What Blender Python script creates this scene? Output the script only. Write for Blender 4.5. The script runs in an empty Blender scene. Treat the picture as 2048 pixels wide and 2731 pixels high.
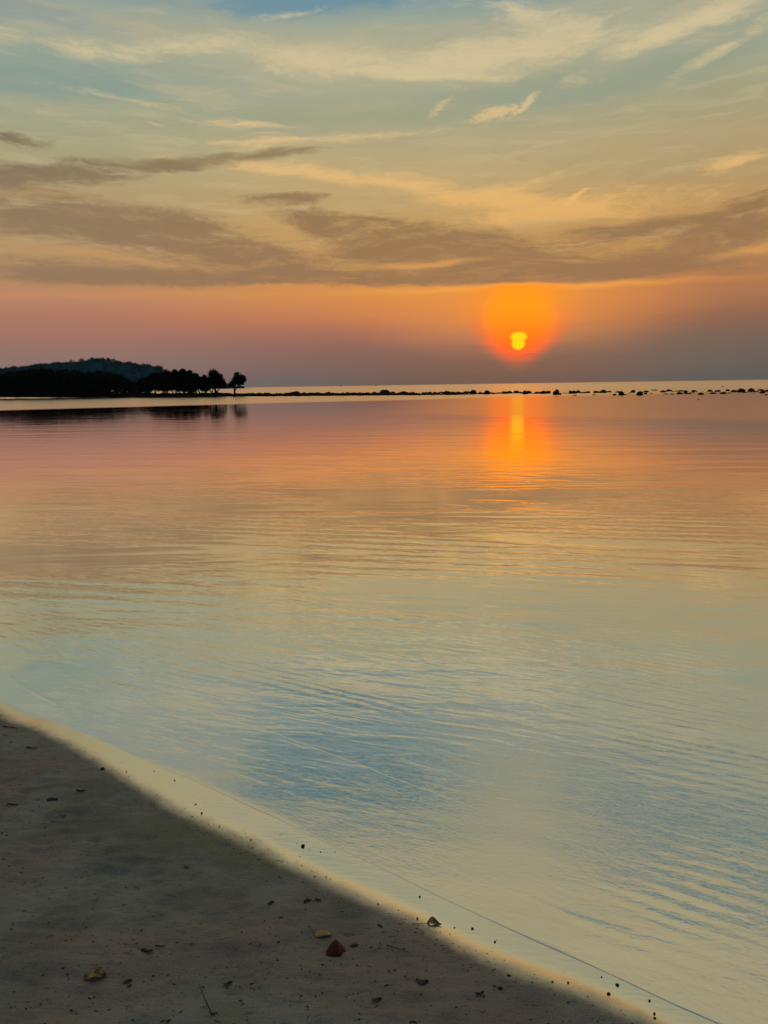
import bpy, bmesh, math, random
import numpy as np
from mathutils import Vector, Matrix, noise as mnoise

R = math.radians
sc = bpy.context.scene
col = sc.collection

# ------------------------------------------------------------------ camera
W0, H0, FPX = 2048.0, 2731.0, 1972.0
CAMZ = 2.0
PITCH, ROLL = R(9.74), R(0.85)
Fv = Vector((0, math.cos(PITCH), -math.sin(PITCH)))
Rv0 = Vector((1, 0, 0))
Uv0 = Rv0.cross(Fv)
Rv = Rv0 * math.cos(ROLL) - Uv0 * math.sin(ROLL)
Uv = Uv0 * math.cos(ROLL) + Rv0 * math.sin(ROLL)
cam_d = bpy.data.cameras.new("camera")
cam = bpy.data.objects.new("camera", cam_d)
col.objects.link(cam)
cam.matrix_world = Matrix(((Rv.x, Uv.x, -Fv.x, 0), (Rv.y, Uv.y, -Fv.y, 0), (Rv.z, Uv.z, -Fv.z, CAMZ), (0, 0, 0, 1)))
cam_d.sensor_fit = 'VERTICAL'
cam_d.sensor_height = 24.0
cam_d.lens = 24.0 * FPX / H0
cam_d.clip_start = 0.05
cam_d.clip_end = 30000
sc.camera = cam


def ray(px, py):
    return (Fv + Rv * ((px - W0 / 2) / FPX) + Uv * ((H0 / 2 - py) / FPX)).normalized()


def azel(px, py):
    d = ray(px, py)
    return math.degrees(math.atan2(d.x, d.y)), math.degrees(math.asin(d.z))


def ground(px, py, z=0.0):
    d = ray(px, py)
    t = (z - CAMZ) / d.z
    return Vector((d.x * t, d.y * t, z))


def at_dist(px, py, y):
    d = ray(px, py)
    t = y / d.y
    return Vector((d.x * t, y, CAMZ + d.z * t))


def lin(c):
    return tuple((v / 255 / 12.92) if v / 255 <= 0.04045 else ((v / 255 + 0.055) / 1.055) ** 2.4 for v in c)


SUN_AZ, SUN_EL = azel(1383, 908)

# ------------------------------------------------------------------ node helper
class NB:
    def __init__(self, nt):
        self.nt = nt
        nt.nodes.clear()

    def n(self, t, **kw):
        nd = self.nt.nodes.new(t)
        for k, v in kw.items():
            setattr(nd, k, v)
        return nd

    def put(self, sock, v):
        if isinstance(v, bpy.types.NodeSocket):
            self.nt.links.new(v, sock)
        elif v is not None:
            if hasattr(sock.default_value, '__len__') and not hasattr(v, '__len__'):
                v = (v,) * len(sock.default_value)
            if sock.type == 'RGBA' and len(v) == 3:
                v = (*v, 1)
            sock.default_value = v

    def m(self, op, a, b=None, c=None, clamp=False):
        nd = self.n('ShaderNodeMath', operation=op, use_clamp=clamp)
        for s, v in zip(nd.inputs, (a, b, c)):
            self.put(s, v)
        return nd.outputs[0]

    def vm(self, op, a, b=None, out=0):
        nd = self.n('ShaderNodeVectorMath', operation=op)
        self.put(nd.inputs[0], a)
        if b is not None:
            if op == 'SCALE':
                self.put(nd.inputs['Scale'], b)
            else:
                self.put(nd.inputs[1], b)
        return nd.outputs['Value' if op in ('LENGTH', 'DOT_PRODUCT') else 'Vector']

    def mix(self, f, a, b, blend='MIX'):
        nd = self.n('ShaderNodeMix', data_type='RGBA', blend_type=blend, clamp_factor=True)
        self.put(nd.inputs[0], f)
        self.put(nd.inputs[6], a)
        self.put(nd.inputs[7], b)
        return nd.outputs[2]

    def fmix(self, f, a, b):
        nd = self.n('ShaderNodeMix', data_type='FLOAT', clamp_factor=True)
        self.put(nd.inputs[0], f)
        self.put(nd.inputs[2], a)
        self.put(nd.inputs[3], b)
        return nd.outputs[0]

    def noise(self, v, scale=1, detail=4, rough=0.5, dist=0, out='Fac', dim='3D'):
        nd = self.n('ShaderNodeTexNoise', noise_dimensions=dim)
        self.put(nd.inputs['Vector'], v)
        for k, x in (('Scale', scale), ('Detail', detail), ('Roughness', rough), ('Distortion', dist)):
            self.put(nd.inputs[k], x)
        return nd.outputs[out]

    def mapping(self, v, loc=(0, 0, 0), rot=(0, 0, 0), scale=(1, 1, 1), vt='POINT'):
        nd = self.n('ShaderNodeMapping', vector_type=vt)
        self.put(nd.inputs['Vector'], v)
        nd.inputs['Location'].default_value = loc
        nd.inputs['Rotation'].default_value = rot
        nd.inputs['Scale'].default_value = scale
        return nd.outputs[0]

    def sstep(self, x, a, b, lo=0.0, hi=1.0):
        nd = self.n('ShaderNodeMapRange', interpolation_type='SMOOTHSTEP')
        self.put(nd.inputs[0], x)
        for i, v in enumerate((a, b, lo, hi)):
            self.put(nd.inputs[i + 1], v)
        return nd.outputs[0]

    def lstep(self, x, a, b, lo=0.0, hi=1.0):
        nd = self.n('ShaderNodeMapRange', interpolation_type='LINEAR', clamp=True)
        self.put(nd.inputs[0], x)
        for i, v in enumerate((a, b, lo, hi)):
            self.put(nd.inputs[i + 1], v)
        return nd.outputs[0]

    def ramp(self, x, stops, interp='LINEAR'):
        nd = self.n('ShaderNodeValToRGB')
        cr = nd.color_ramp
        cr.interpolation = interp
        while len(cr.elements) > 1:
            cr.elements.remove(cr.elements[-1])
        for i, (p, c) in enumerate(stops):
            e = cr.elements[0] if i == 0 else cr.elements.new(p)
            e.position = p
            e.color = (*lin(c), 1)
        self.put(nd.inputs[0], x)
        return nd.outputs[0]

    def sep(self, v):
        nd = self.n('ShaderNodeSeparateXYZ')
        self.put(nd.inputs[0], v)
        return nd.outputs

    def comb(self, x, y, z=0):
        nd = self.n('ShaderNodeCombineXYZ')
        for s, v in zip(nd.inputs, (x, y, z)):
            self.put(s, v)
        return nd.outputs[0]


# ------------------------------------------------------------------ sky
world = bpy.data.worlds.new("World")
sc.world = world
world.use_nodes = True
B = NB(world.node_tree)
tc = B.n('ShaderNodeTexCoord')
d = B.vm('NORMALIZE', tc.outputs['Generated'])
sx, sy, sz = B.sep(d)
az = B.m('MULTIPLY', B.m('ARCTAN2', sx, sy), 180 / math.pi)
el = B.m('MULTIPLY', B.m('ARCSINE', sz), 180 / math.pi)
P = B.comb(az, el, 0)
# gentle turbulence that bends the cloud streaks
w1 = B.noise(B.mapping(P, scale=(0.055, 0.16, 1)), 1, 3, 0.5, 0, 'Color')
w2 = B.noise(B.mapping(P, loc=(7, 3, 0), scale=(0.22, 0.75, 1)), 1, 4, 0.55, 0, 'Color')
warp = B.vm('ADD', B.vm('MULTIPLY', B.vm('SUBTRACT', w1, (0.5, 0.5, 0.5)), (5.0, 1.6, 0)),
            B.vm('MULTIPLY', B.vm('SUBTRACT', w2, (0.5, 0.5, 0.5)), (3.0, 1.0, 0)))
Pw = B.vm('ADD', P, warp)
Pl = B.vm('ADD', P, B.vm('SCALE', warp, 0.35))
# vertical colour, three columns (north of the sun, ahead, south of it)
def column(pts, above):
    st = []
    for y, c in pts:
        st.append((y, c))
    e = [(max(0.0, azel(1024, y)[1]) / 90.0, c) for y, c in st]
    e = e + [(a / 90.0, c) for a, c in above]
    e.sort(key=lambda t: t[0])
    return e[:32]
HIGH = [(27.5, (150, 156, 138)), (31, (164, 160, 130)), (36, (192, 176, 132)), (44, (192, 176, 134)), (52, (160, 154, 126)), (62, (132, 140, 134)), (90, (100, 112, 124))]
cL = column([(1027, (140, 118, 114)), (970, (144, 119, 113)), (940, (151, 118, 108)), (900, (164, 117, 104)), (850, (177, 121, 100)), (800, (191, 135, 104)), (775, (190, 138, 98)), (740, (182, 142, 100)),
             (680, (184, 148, 103)), (600, (180, 150, 106)), (520, (178, 156, 112)), (430, (172, 162, 118)), (330, (163, 163, 127)), (265, (163, 168, 139)), (225, (142, 157, 142)), (190, (143, 160, 143)),
             (150, (163, 168, 142)), (110, (176, 169, 137)), (80, (168, 167, 140)), (45, (140, 158, 152)), (0, (136, 155, 157))], HIGH)
cC = column([(1027, (115, 100, 99)), (980, (123, 100, 95)), (930, (140, 100, 92)), (880, (172, 112, 90)), (850, (198, 124, 82)), (800, (216, 140, 78)), (770, (218, 145, 78)), (735, (200, 146, 84)),
             (680, (200, 152, 90)), (600, (200, 160, 100)), (540, (196, 162, 104)), (480, (198, 168, 110)), (420, (192, 168, 114)), (370, (184, 166, 118)), (310, (166, 162, 124)), (250, (170, 168, 130)),
             (200, (186, 176, 135)), (130, (192, 180, 138)), (85, (172, 169, 140)), (45, (140, 160, 150)), (0, (116, 150, 161))], HIGH)
cR = column([(1027, (98, 93, 89)), (960, (106, 95, 90)), (915, (120, 98, 86)), (870, (145, 100, 80)), (820, (172, 116, 80)), (775, (182, 122, 80)), (735, (178, 128, 82)), (690, (190, 142, 86)),
             (640, (196, 148, 88)), (560, (186, 150, 96)), (480, (182, 154, 104)), (420, (184, 158, 108)), (350, (172, 157, 108)), (290, (165, 159, 117)), (220, (160, 162, 131)), (160, (157, 162, 133)),
             (100, (176, 171, 135)), (60, (170, 168, 136)), (0, (184, 173, 132))], HIGH)
elf = B.m('DIVIDE', B.m('MAXIMUM', B.m('ADD', B.sep(Pl)[1], 0.0), 0.0), 90.0)
# keep the lowest degrees level (no turbulence at the horizon)
elf = B.fmix(B.lstep(el, 4.0, 9.0), B.m('DIVIDE', B.m('MAXIMUM', el, 0.0), 90.0), elf)
base = B.mix(B.sstep(az, -24, -1), B.ramp(elf, cL), B.ramp(elf, cC))
base = B.mix(B.sstep(az, 3, 25), base, B.ramp(elf, cR))
base = B.mix(B.sstep(el, 10, 20, 0.0, 0.30), base, lin((158, 170, 162)))
# thin streaks everywhere in the veil
fib = B.noise(B.mapping(Pw, rot=(0, 0, R(-4)), scale=(0.12, 1.25, 1)), 1, 8, 0.66, 0.6)
fib2 = B.noise(B.mapping(Pw, loc=(3, 9, 0), rot=(0, 0, R(9)), scale=(0.16, 0.7, 1)), 1, 6, 0.65, 0.7)
clear = B.m('MULTIPLY', B.sstep(el, 7.0, 9.5), 1.0)
def sky_mix(cur, fac, c):
    return B.mix(fac, cur, lin(c))
base = sky_mix(base, B.m('MULTIPLY', B.m('MULTIPLY', B.sstep(fib, 0.46, 0.76), 0.5), clear), (208, 188, 148))
base = B.mix(B.m('MULTIPLY', B.sstep(fib2, 0.50, 0.25), B.m('MULTIPLY', clear, 0.25)), base, lin((150, 138, 108)))

# turbulent fields that tear the clouds into banks, hooks and fibres
n_big = B.noise(B.mapping(Pw, loc=(11, 5, 0), rot=(0, 0, R(4)), scale=(0.10, 0.42, 1)), 1, 10, 0.64, 0.8)
n_fib = B.noise(B.mapping(Pw, loc=(2, 3, 0), rot=(0, 0, R(-7)), scale=(0.20, 1.35, 1)), 1, 8, 0.66, 0.9)
n_mix = B.m('MULTIPLY_ADD', n_fib, 0.55, B.m('MULTIPLY_ADD', n_big, 0.70, -0.625))
n_fine = B.m('SUBTRACT', B.noise(B.mapping(Pl, loc=(1, 8, 0), rot=(0, 0, R(22)), scale=(0.9, 2.6, 1)), 1, 9, 0.70, 1.4), 0.5)

n_lit = B.m('MULTIPLY_ADD', n_fine, 0.40, n_mix)
n_drk = B.m('MULTIPLY_ADD', n_fine, 0.30, n_mix)


def patch(a, e, rx, ry, rot, src):
    mp = B.mapping(src, loc=(a, e, 0), rot=(0, 0, R(rot)), scale=(rx, ry, 1), vt='TEXTURE')
    g = B.n('ShaderNodeTexGradient', gradient_type='SPHERICAL')
    B.nt.links.new(mp, g.inputs[0])
    return g.outputs['Fac']


def cover(items, src):
    """summed coverage of soft elliptical patches; items in degrees (az, el, half width, half height, tilt, weight)"""
    tot = None
    for (a, e, rx, ry, rot, k) in items:
        f = patch(a, e, rx, ry, rot, src)
        tot = B.m('MULTIPLY', f, k) if tot is None else B.m('MULTIPLY_ADD', f, k, tot)
    return tot


def deg(px, py, rx, ry, rot, k):
    a, e = azel(px, py)
    a2, _ = azel(px + 10, py)
    _, e3 = azel(px, py - 10)
    return (a, e, rx * (a2 - a) / 10, ry * abs(e3 - e) / 10, rot, k)


def sheet(cur, cov, nz, amt, lo, hi, alpha, colour):
    gate = B.sstep(cov, 0.0, 0.22)
    v = B.m('MULTIPLY_ADD', B.m('MULTIPLY', nz, gate), amt, cov)
    return B.mix(B.m('MULTIPLY', B.sstep(v, lo, hi), B.m('MULTIPLY', gate, alpha)), cur, colour)

# blue and grey-green openings in the veil
OPEN = [((900, 10, 420, 62, 3, 1.3), (108, 145, 160), 0.85), ((1330, 0, 200, 40, 0, 1.0), (116, 148, 158), 0.6), ((150, 215, 380, 60, 0, 1.2), (134, 156, 146), 0.75), ((60, 20, 420, 60, 0, 1.0), (134, 154, 156), 0.6),
        ((1600, 215, 720, 56, 3, 1.2), (152, 160, 138), 0.75), ((950, 300, 520, 46, -2, 1.0), (160, 162, 130), 0.6)]
cur = base
for it, c, k in OPEN:
    cur = sheet(cur, cover([deg(*it)], Pw), n_mix, 1.5, 0.10, 0.75, k, lin(c))
for (a, e, rx, ry, rot, w, c, k) in [(-4, 29.8, 16, 3.2, 6, 1.4, (90, 130, 141), 0.95), (24, 31.6, 15, 2.3, 8, 1.3, (104, 134, 142), 0.9)]:
    cur = sheet(cur, cover([(a, e, rx, ry, rot, w)], Pw), n_mix, 1.2, 0.12, 0.7, k, lin(c))

# sunlit cirrus
LIT = [(430, 118, 300, 46, 8, 0.9), (120, 110, 340, 50, 0, 0.7), (850, 160, 520, 62, -5, 1.0), (1450, 130, 700, 74, 3, 1.1), (1850, 60, 520, 44, 16, 0.9), (1950, 120, 300, 30, 20, 0.7), (1370, 45, 240, 54, -14, 0.9),
       (1120, 205, 300, 22, -3, 0.9), (620, 315, 190, 14, -3, 1.0), (410, 328, 60, 9, 0, 0.8), (350, 262, 380, 16, -4, 0.7), (800, 45, 160, 18, 6, 0.7),
       (950, 368, 560, 26, 4, 0.9), (620, 372, 300, 14, 3, 0.6), (740, 462, 400, 24, -6, 1.0), (1150, 510, 640, 46, -9, 0.9), (1500, 560, 520, 76, 4, 0.8), (1350, 500, 300, 40, 10, 0.7), (1990, 410, 170, 34, 12, 1.0), (100, 502, 400, 20, 6, 0.9)]
lit_c = B.ramp(B.lstep(el, 6, 26), [(0.0, (226, 160, 88)), (0.2, (230, 172, 98)), (0.38, (230, 184, 114)), (0.55, (222, 192, 138)), (0.75, (212, 194, 152)), (1.0, (210, 195, 158))])
cur = sheet(cur, cover([deg(*q) for q in LIT], Pw), n_lit, 2.6, 0.10, 1.25, 0.95, lit_c)
HIGHLIT = [(8, 38.5, 32, 5.0, 8, 1.0), (30, 37.5, 24, 2.6, 10, 0.8), (-20, 30.0, 18, 4.0, -10, 0.8), (-4, 47, 34, 4.5, -6, 0.8), (18, 45, 26, 3.0, 14, 0.8), (-42, 42, 30, 7, 0, 0.8), (62, 42, 30, 7, 10, 0.8)]
cur = sheet(cur, cover(HIGHLIT, Pw), n_mix, 1.6, 0.15, 0.8, 0.6, lin((194, 180, 138)))

# brown banks, unlit from below
DARK = [(500, 690, 1100, 130, -1, 0.42), (1500, 690, 1000, 130, 1, 0.42), (60, 468, 420, 60, 4, 1.2), (420, 440, 380, 34, 5, 1.1), (760, 410, 300, 20, 4, 0.8), (40, 372, 190, 34, 0, 1.0), (740, 536, 170, 16, 0, 1.1),
        (150, 590, 480, 90, -3, 1.15), (480, 610, 400, 74, -10, 1.05), (660, 690, 300, 62, -16, 0.95), (180, 745, 560, 44, 0, 1.0), (640, 745, 480, 34, 0, 0.8),
        (1080, 615, 420, 56, -7, 1.25), (1160, 660, 420, 60, -8, 0.9), (910, 595, 220, 32, -5, 1.0), (1250, 695, 460, 58, -6, 1.15), (1080, 740, 460, 34, 1, 1.0),
        (1580, 725, 560, 54, 2, 1.0), (1880, 650, 320, 84, 14, 1.2), (2000, 600, 230, 50, 6, 1.1), (1960, 545, 240, 28, 12, 0.9), (1950, 740, 300, 36, 5, 0.9), (1560, 620, 260, 46, -3, 0.7), (1720, 600, 160, 30, 6, 0.6)]
dk_c = B.mix(B.lstep(az, -27, 0), B.ramp(B.lstep(el, 7, 17), [(0, (152, 122, 94)), (0.5, (142, 121, 94)), (1, (122, 111, 90))]), B.ramp(B.lstep(el, 7, 17), [(0, (152, 114, 82)), (0.5, (150, 118, 80)), (1, (156, 132, 92))]))
dcov = cover([deg(*q) for q in DARK], Pw)
gate_bank = B.sstep(el, 6.6, 7.6)
cur = sheet(cur, B.m('MULTIPLY', B.m('MINIMUM', dcov, 1.0), gate_bank), n_drk, 3.1, 0.06, 1.12, 0.93, dk_c)
GAPS = [(1130, 702, 260, 20, 4, 1.0), (1980, 674, 260, 32, 6, 1.0), (110, 676, 340, 24, 0, 0.9), (330, 700, 260, 18, -8, 0.7), (800, 660, 200, 16, -4, 0.6), (1500, 690, 200, 14, -4, 0.6)]
cur = sheet(cur, cover([deg(*q) for q in GAPS], Pw), n_mix, 1.8, 0.2, 0.9, 0.8, B.mix(B.lstep(az, -24, 0), lin((190, 148, 102)), lin((220, 158, 90))))
# small torn clouds
for it, c in [((1325, 300, 95, 26, 10, 1.1), (220, 190, 138)), ((1398, 278, 60, 22, 38, 1.1), (224, 194, 142)), ((1178, 285, 52, 20, 38, 0.9), (206, 184, 138)), ((1540, 522, 56, 14, 32, 1.0), (236, 186, 118))]:
    cur = sheet(cur, cover([deg(*it)], Pl), n_fine, 2.4, 0.15, 0.9, 0.85, lin(c))

# glow of the low sun in the haze below the cloud bank (band edge at about 7 degrees)
edge_n = B.noise(B.comb(B.m('MULTIPLY', az, 0.16), 0.0, 0.0), 1, 2, 0.5)
edge = B.m('MULTIPLY_ADD', B.m('SUBTRACT', edge_n, 0.5), 1.0, B.m('ADD', B.m('MULTIPLY', B.m('POWER', B.m('ABSOLUTE', B.m('SUBTRACT', az, SUN_AZ)), 2.0), -0.00045), 7.12))
below = B.sstep(B.m('SUBTRACT', edge, el), -0.12, 0.28)
da = B.m('SUBTRACT', az, SUN_AZ)
de = B.m('SUBTRACT', el, SUN_EL)
haze_n = B.m('SUBTRACT', B.noise(B.mapping(P, scale=(0.12, 1.6, 1)), 1, 4, 0.55), 0.5)
def glow(cx, cy, rx, ry, p0, p1):
    q = B.vm('MULTIPLY', B.comb(B.m('SUBTRACT', da, cx), B.m('SUBTRACT', de, cy), 0), (1 / rx, 1 / ry, 0))
    r = B.m('MULTIPLY_ADD', haze_n, 0.22, B.vm('LENGTH', q))
    return B.sstep(r, p1, p0)
cur = B.mix(B.m('MULTIPLY', B.m('MULTIPLY', glow(0, 3.0, 16, 5.2, 0.1, 1.0), below), 0.7), cur, lin((240, 146, 62)))
# bright rim under the cloud bank
rim = B.m('MULTIPLY', below, B.sstep(B.m('SUBTRACT', edge, el), 0.62, 0.10))
cur = B.mix(B.m('MULTIPLY', rim, B.sstep(B.m('ABSOLUTE', da), 16, 1, 0.12, 0.85)), cur, lin((252, 172, 74)))
murk = B.m('MULTIPLY', B.sstep(B.m('ABSOLUTE', B.m('ADD', da, 1.5)), 15, 2), B.sstep(el, 3.6, 0.6))
cur = B.mix(B.m('MULTIPLY', murk, 0.75), cur, lin((116, 80, 70)))
# red rim that opens upward like a bowl
dv = B.m('DIVIDE', da, B.m('MAXIMUM', B.m('MULTIPLY_ADD', de, 0.10, 1.0), 0.4))
qv = B.m('MULTIPLY_ADD', haze_n, 0.25, B.vm('LENGTH', B.vm('MULTIPLY', B.comb(dv, B.m('SUBTRACT', de, 1.6), 0), (1 / 3.9, 1 / 3.9, 0))))
cur = B.mix(B.m('MULTIPLY', B.sstep(qv, 1.0, 0.62), B.m('MULTIPLY', below, B.sstep(de, 3.0, 0.0, 0.08, 0.8))), cur, lin((246, 96, 56)))
cur = B.mix(B.m('MULTIPLY', glow(0, 3.0, 5.4, 4.0, 0.25, 1.0), B.m('MULTIPLY', below, 0.85)), cur, lin((255, 150, 30)))
core = B.mix(B.sstep(de, -1.2, 2.8), (1.30, 0.125, 0.0), (1.35, 0.335, 0.002))
cur = B.mix(B.m('MULTIPLY', glow(0, 1.45, 2.85, 3.15, 0.48, 1.08), below), cur, core)
# the sun itself, notched by a bar of cloud
def disc(cx, cy, rx, ry, soft):
    q = B.vm('MULTIPLY', B.comb(B.m('SUBTRACT', da, cx), B.m('SUBTRACT', de, cy), 0), (1 / rx, 1 / ry, 0))
    return B.sstep(B.vm('LENGTH', q), 1 + soft, 1 - soft)
sun_m = B.m('MAXIMUM', disc(0.0, 0.27, 0.60, 0.33, 0.22), disc(-0.01, -0.20, 0.48, 0.46, 0.18))
cur = B.mix(sun_m, cur, (1.15, 0.72, 0.0))
bar = disc(0.9, -1.02, 0.62, 0.05, 0.5)
cur = B.mix(B.m('MULTIPLY', bar, 0.5), cur, lin((190, 70, 40)))
# away from the sunset the dusk sky falls off into blue-grey
aaz = B.m('ABSOLUTE', az)
dusk = B.ramp(B.m('DIVIDE', B.m('MAXIMUM', el, 0.0), 90.0), [(0, (86, 84, 88)), (0.1, (96, 94, 96)), (0.25, (94, 98, 102)), (0.6, (88, 98, 106)), (1.0, (88, 98, 106))])
cur = B.mix(B.m('MULTIPLY', B.sstep(aaz, 45, 115), B.sstep(el, 88, 55)), cur, dusk)
cur = B.mix(B.sstep(el, 58, 86), cur, lin((88, 98, 106)))

bg = B.n('ShaderNodeBackground')
B.put(bg.inputs['Color'], cur)
bg.inputs['Strength'].default_value = 1.0
sky = B.n('ShaderNodeTexSky', sky_type='NISHITA', sun_disc=False)
sky.sun_elevation = R(SUN_EL)
sky.sun_rotation = R(SUN_AZ)
bg2 = B.n('ShaderNodeBackground')
B.put(bg2.inputs['Color'], sky.outputs[0])
bg2.inputs['Strength'].default_value = 0.05
veil = B.n('ShaderNodeMixShader')
veil.inputs[0].default_value = 0.97      # the veil of cloud hides most of the clear sky
B.nt.links.new(bg2.outputs[0], veil.inputs[1])
B.nt.links.new(bg.outputs[0], veil.inputs[2])
wo = B.n('ShaderNodeOutputWorld')
B.nt.links.new(veil.outputs[0], wo.inputs['Surface'])
world.cycles.sampling_method = 'MANUAL'
world.cycles.sample_map_resolution = 512

# ------------------------------------------------------------------ sun (veiled, on the horizon)
sun_d = bpy.data.lights.new("sun", 'SUN')
sun_d.energy = 0.00001
sun_d.angle = R(0.5)
sun_d.color = (1.0, 0.42, 0.06)
sun = bpy.data.objects.new("sun", sun_d)
col.objects.link(sun)
sdir = Vector((math.sin(R(SUN_AZ)) * math.cos(R(SUN_EL)), math.cos(R(SUN_AZ)) * math.cos(R(SUN_EL)), math.sin(R(SUN_EL))))
sun.rotation_euler = sdir.to_track_quat('Z', 'Y').to_euler()

sc.view_settings.view_transform = 'Standard'
sc.view_settings.look = 'None'
sc.view_settings.exposure = 0.0
sc.view_settings.gamma = 1.0
sc.view_settings.use_curve_mapping = False
sc.render.engine = 'CYCLES'
sc.cycles.max_bounces = 6
sc.cycles.transparent_max_bounces = 12
sc.cycles.volume_bounces = 0
sc.cycles.caustics_reflective = False
sc.cycles.caustics_refractive = False
sc.cycles.use_denoising = True
sc.cycles.sample_clamp_indirect = 4.0

# ------------------------------------------------------------------ object helpers
def new_obj(name, me, mat=None, parent=None):
    o = bpy.data.objects.new(name, me)
    col.objects.link(o)
    if mat is not None and me is not None and not me.materials:
        me.materials.append(mat)
    if parent is not None:
        o.parent = parent
    return o


def tag(o, label=None, cat=None, group=None, kind=None):
    for k, v in (('label', label), ('category', cat), ('group', group), ('kind', kind)):
        if v:
            o[k] = v
    return o


def mesh_np(name, V, faces, smooth=True):
    """V (n,3) array, faces (m,3|4) array"""
    me = bpy.data.meshes.new(name)
    V = np.asarray(V, dtype=np.float32)
    F = np.asarray(faces, dtype=np.int32)
    k = F.shape[1]
    me.vertices.add(len(V))
    me.vertices.foreach_set('co', V.ravel())
    me.loops.add(F.size)
    me.loops.foreach_set('vertex_index', F.ravel())
    me.polygons.add(len(F))
    me.polygons.foreach_set('loop_start', np.arange(0, F.size, k, dtype=np.int32))
    me.polygons.foreach_set('loop_total', np.full(len(F), k, dtype=np.int32))
    if smooth:
        me.polygons.foreach_set('use_smooth', np.ones(len(F), dtype=bool))
    me.update()
    me.validate()
    return me


def grid_faces(nu, nv):
    i = np.arange(nu - 1)[:, None] * nv + np.arange(nv - 1)[None, :]
    i = i.ravel()
    return np.stack([i, i + nv, i + nv + 1, i + 1], axis=1)


_rng = np.random.default_rng(7)
_LAT = _rng.random((256, 256))
def vnoise(x, y):
    xi = np.floor(x).astype(int); yi = np.floor(y).astype(int)
    fx = x - xi; fy = y - yi
    fx = fx * fx * fx * (fx * (fx * 6 - 15) + 10); fy = fy * fy * fy * (fy * (fy * 6 - 15) + 10)
    a = _LAT[xi & 255, yi & 255]; b = _LAT[(xi + 1) & 255, yi & 255]
    c = _LAT[xi & 255, (yi + 1) & 255]; e = _LAT[(xi + 1) & 255, (yi + 1) & 255]
    return (a * (1 - fx) + b * fx) * (1 - fy) + (c * (1 - fx) + e * fx) * fy - 0.5


def fbm(x, y, oct=4, g=0.5):
    s = 0; a = 1.0
    for i in range(oct):
        s = s + a * vnoise(x * 2 ** i + 17.3 * i, y * 2 ** i + 5.1 * i); a *= g
    return s


def mat(name):
    m = bpy.data.materials.new(name)
    m.use_nodes = True
    b = NB(m.node_tree)
    out = b.n('ShaderNodeOutputMaterial')
    return m, b, out


def principled(b, out, **kw):
    p = b.n('ShaderNodeBsdfPrincipled')
    for k, v in kw.items():
        b.put(p.inputs[k.replace('_', ' ')], v)
    b.nt.links.new(p.outputs[0], out.inputs['Surface'])
    return p

# ------------------------------------------------------------------ the waterline
WL = [(0, 1868), (150, 1928), (295, 1990), (358, 2019), (527, 2087), (677, 2157), (745, 2186), (817, 2225), (937, 2279), (1058, 2337), (1203, 2408), (1300, 2453), (1426, 2511), (1570, 2574), (1706, 2637), (1818, 2691), (1927, 2738)]
wl = [ground(*p).xy for p in WL]
dirL = (wl[0] - wl[3]).normalized()
dirR = (wl[-1] - wl[-4]).normalized()
left_ext = [wl[0] + dirL * t for t in (1.0, 2.2)]
left_ext = [Vector((-120, 205)), Vector((-112, 160)), Vector((-85, 104)), Vector((-52, 60)), Vector((-26, 29)), Vector((-13, 15.2)), Vector((-7.4, 9.3)), Vector((-4.6, 6.55))]
right_ext = [wl[-1] + dirR * 1.0 + Vector((0.05, -0.05)), wl[-1] + dirR * 3 + Vector((0.4, -0.5)), wl[-1] + dirR * 7 + Vector((1, -2.5)), wl[-1] + dirR * 20 + Vector((2, -12)), wl[-1] + dirR * 80 + Vector((5, -60))]
ctrl = left_ext + wl + right_ext
def catmull(pts, step):
    out = []
    n = len(pts)
    for i in range(n - 1):
        p0, p1, p2, p3 = pts[max(i - 1, 0)], pts[i], pts[i + 1], pts[min(i + 2, n - 1)]
        k = max(2, int((p2 - p1).length / step))
        k = min(k, 60)
        for j in range(k):
            t = j / k
            out.append(0.5 * ((2 * p1) + (p2 - p0) * t + (2 * p0 - 5 * p1 + 4 * p2 - p3) * t * t + (3 * p1 - p0 - 3 * p2 + p3) * t ** 3))
    out.append(pts[-1])
    return out
coast = np.array([(p.x, p.y) for p in catmull(ctrl, 0.03)])
# smooth the near part a little
for _ in range(6):
    coast[1:-1] = 0.25 * coast[:-2] + 0.5 * coast[1:-1] + 0.25 * coast[2:]
seg = np.diff(coast, axis=0)
tang = np.vstack([seg, seg[-1:]])
tang /= np.linalg.norm(tang, axis=1)[:, None]
nrm = np.stack([tang[:, 1], -tang[:, 0]], axis=1)      # candidate inland side
# the camera (0,0) lies inland
mid = np.argmin((coast ** 2).sum(1))
if (nrm[mid] @ (np.array([0, 0]) - coast[mid])) < 0:
    nrm = -nrm


def signed(xy):
    """signed distance to the waterline, positive on the land; chunked"""
    xy = np.asarray(xy)
    if np.abs(xy).max() < 12:          # only the near shore matters for the near sand
        ids = np.where((np.abs(coast[:-1, 0]) < 14) & (np.abs(coast[:-1, 1]) < 16))[0][::2]
        A = coast[ids]; D = coast[np.minimum(ids + 2, len(coast) - 1)] - A; N = nrm[ids]
    else:
        A = coast[:-1]; D = seg; N = nrm
    L2 = (D ** 2).sum(1)
    out = np.empty(len(xy)); 
    for i in range(0, len(xy), 4000):
        q = xy[i:i + 4000]
        r = q[:, None, :] - A[None]
        t = np.clip((r * D[None]).sum(2) / L2[None], 0, 1)
        v = r - t[..., None] * D[None]
        dd = (v ** 2).sum(2)
        k = dd.argmin(1)
        vv = v[np.arange(len(q)), k]
        sgn = np.sign((vv * N[k]).sum(1)); sgn[sgn == 0] = 1
        out[i:i + 4000] = np.sqrt(dd[np.arange(len(q)), k]) * sgn
    return out


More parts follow.
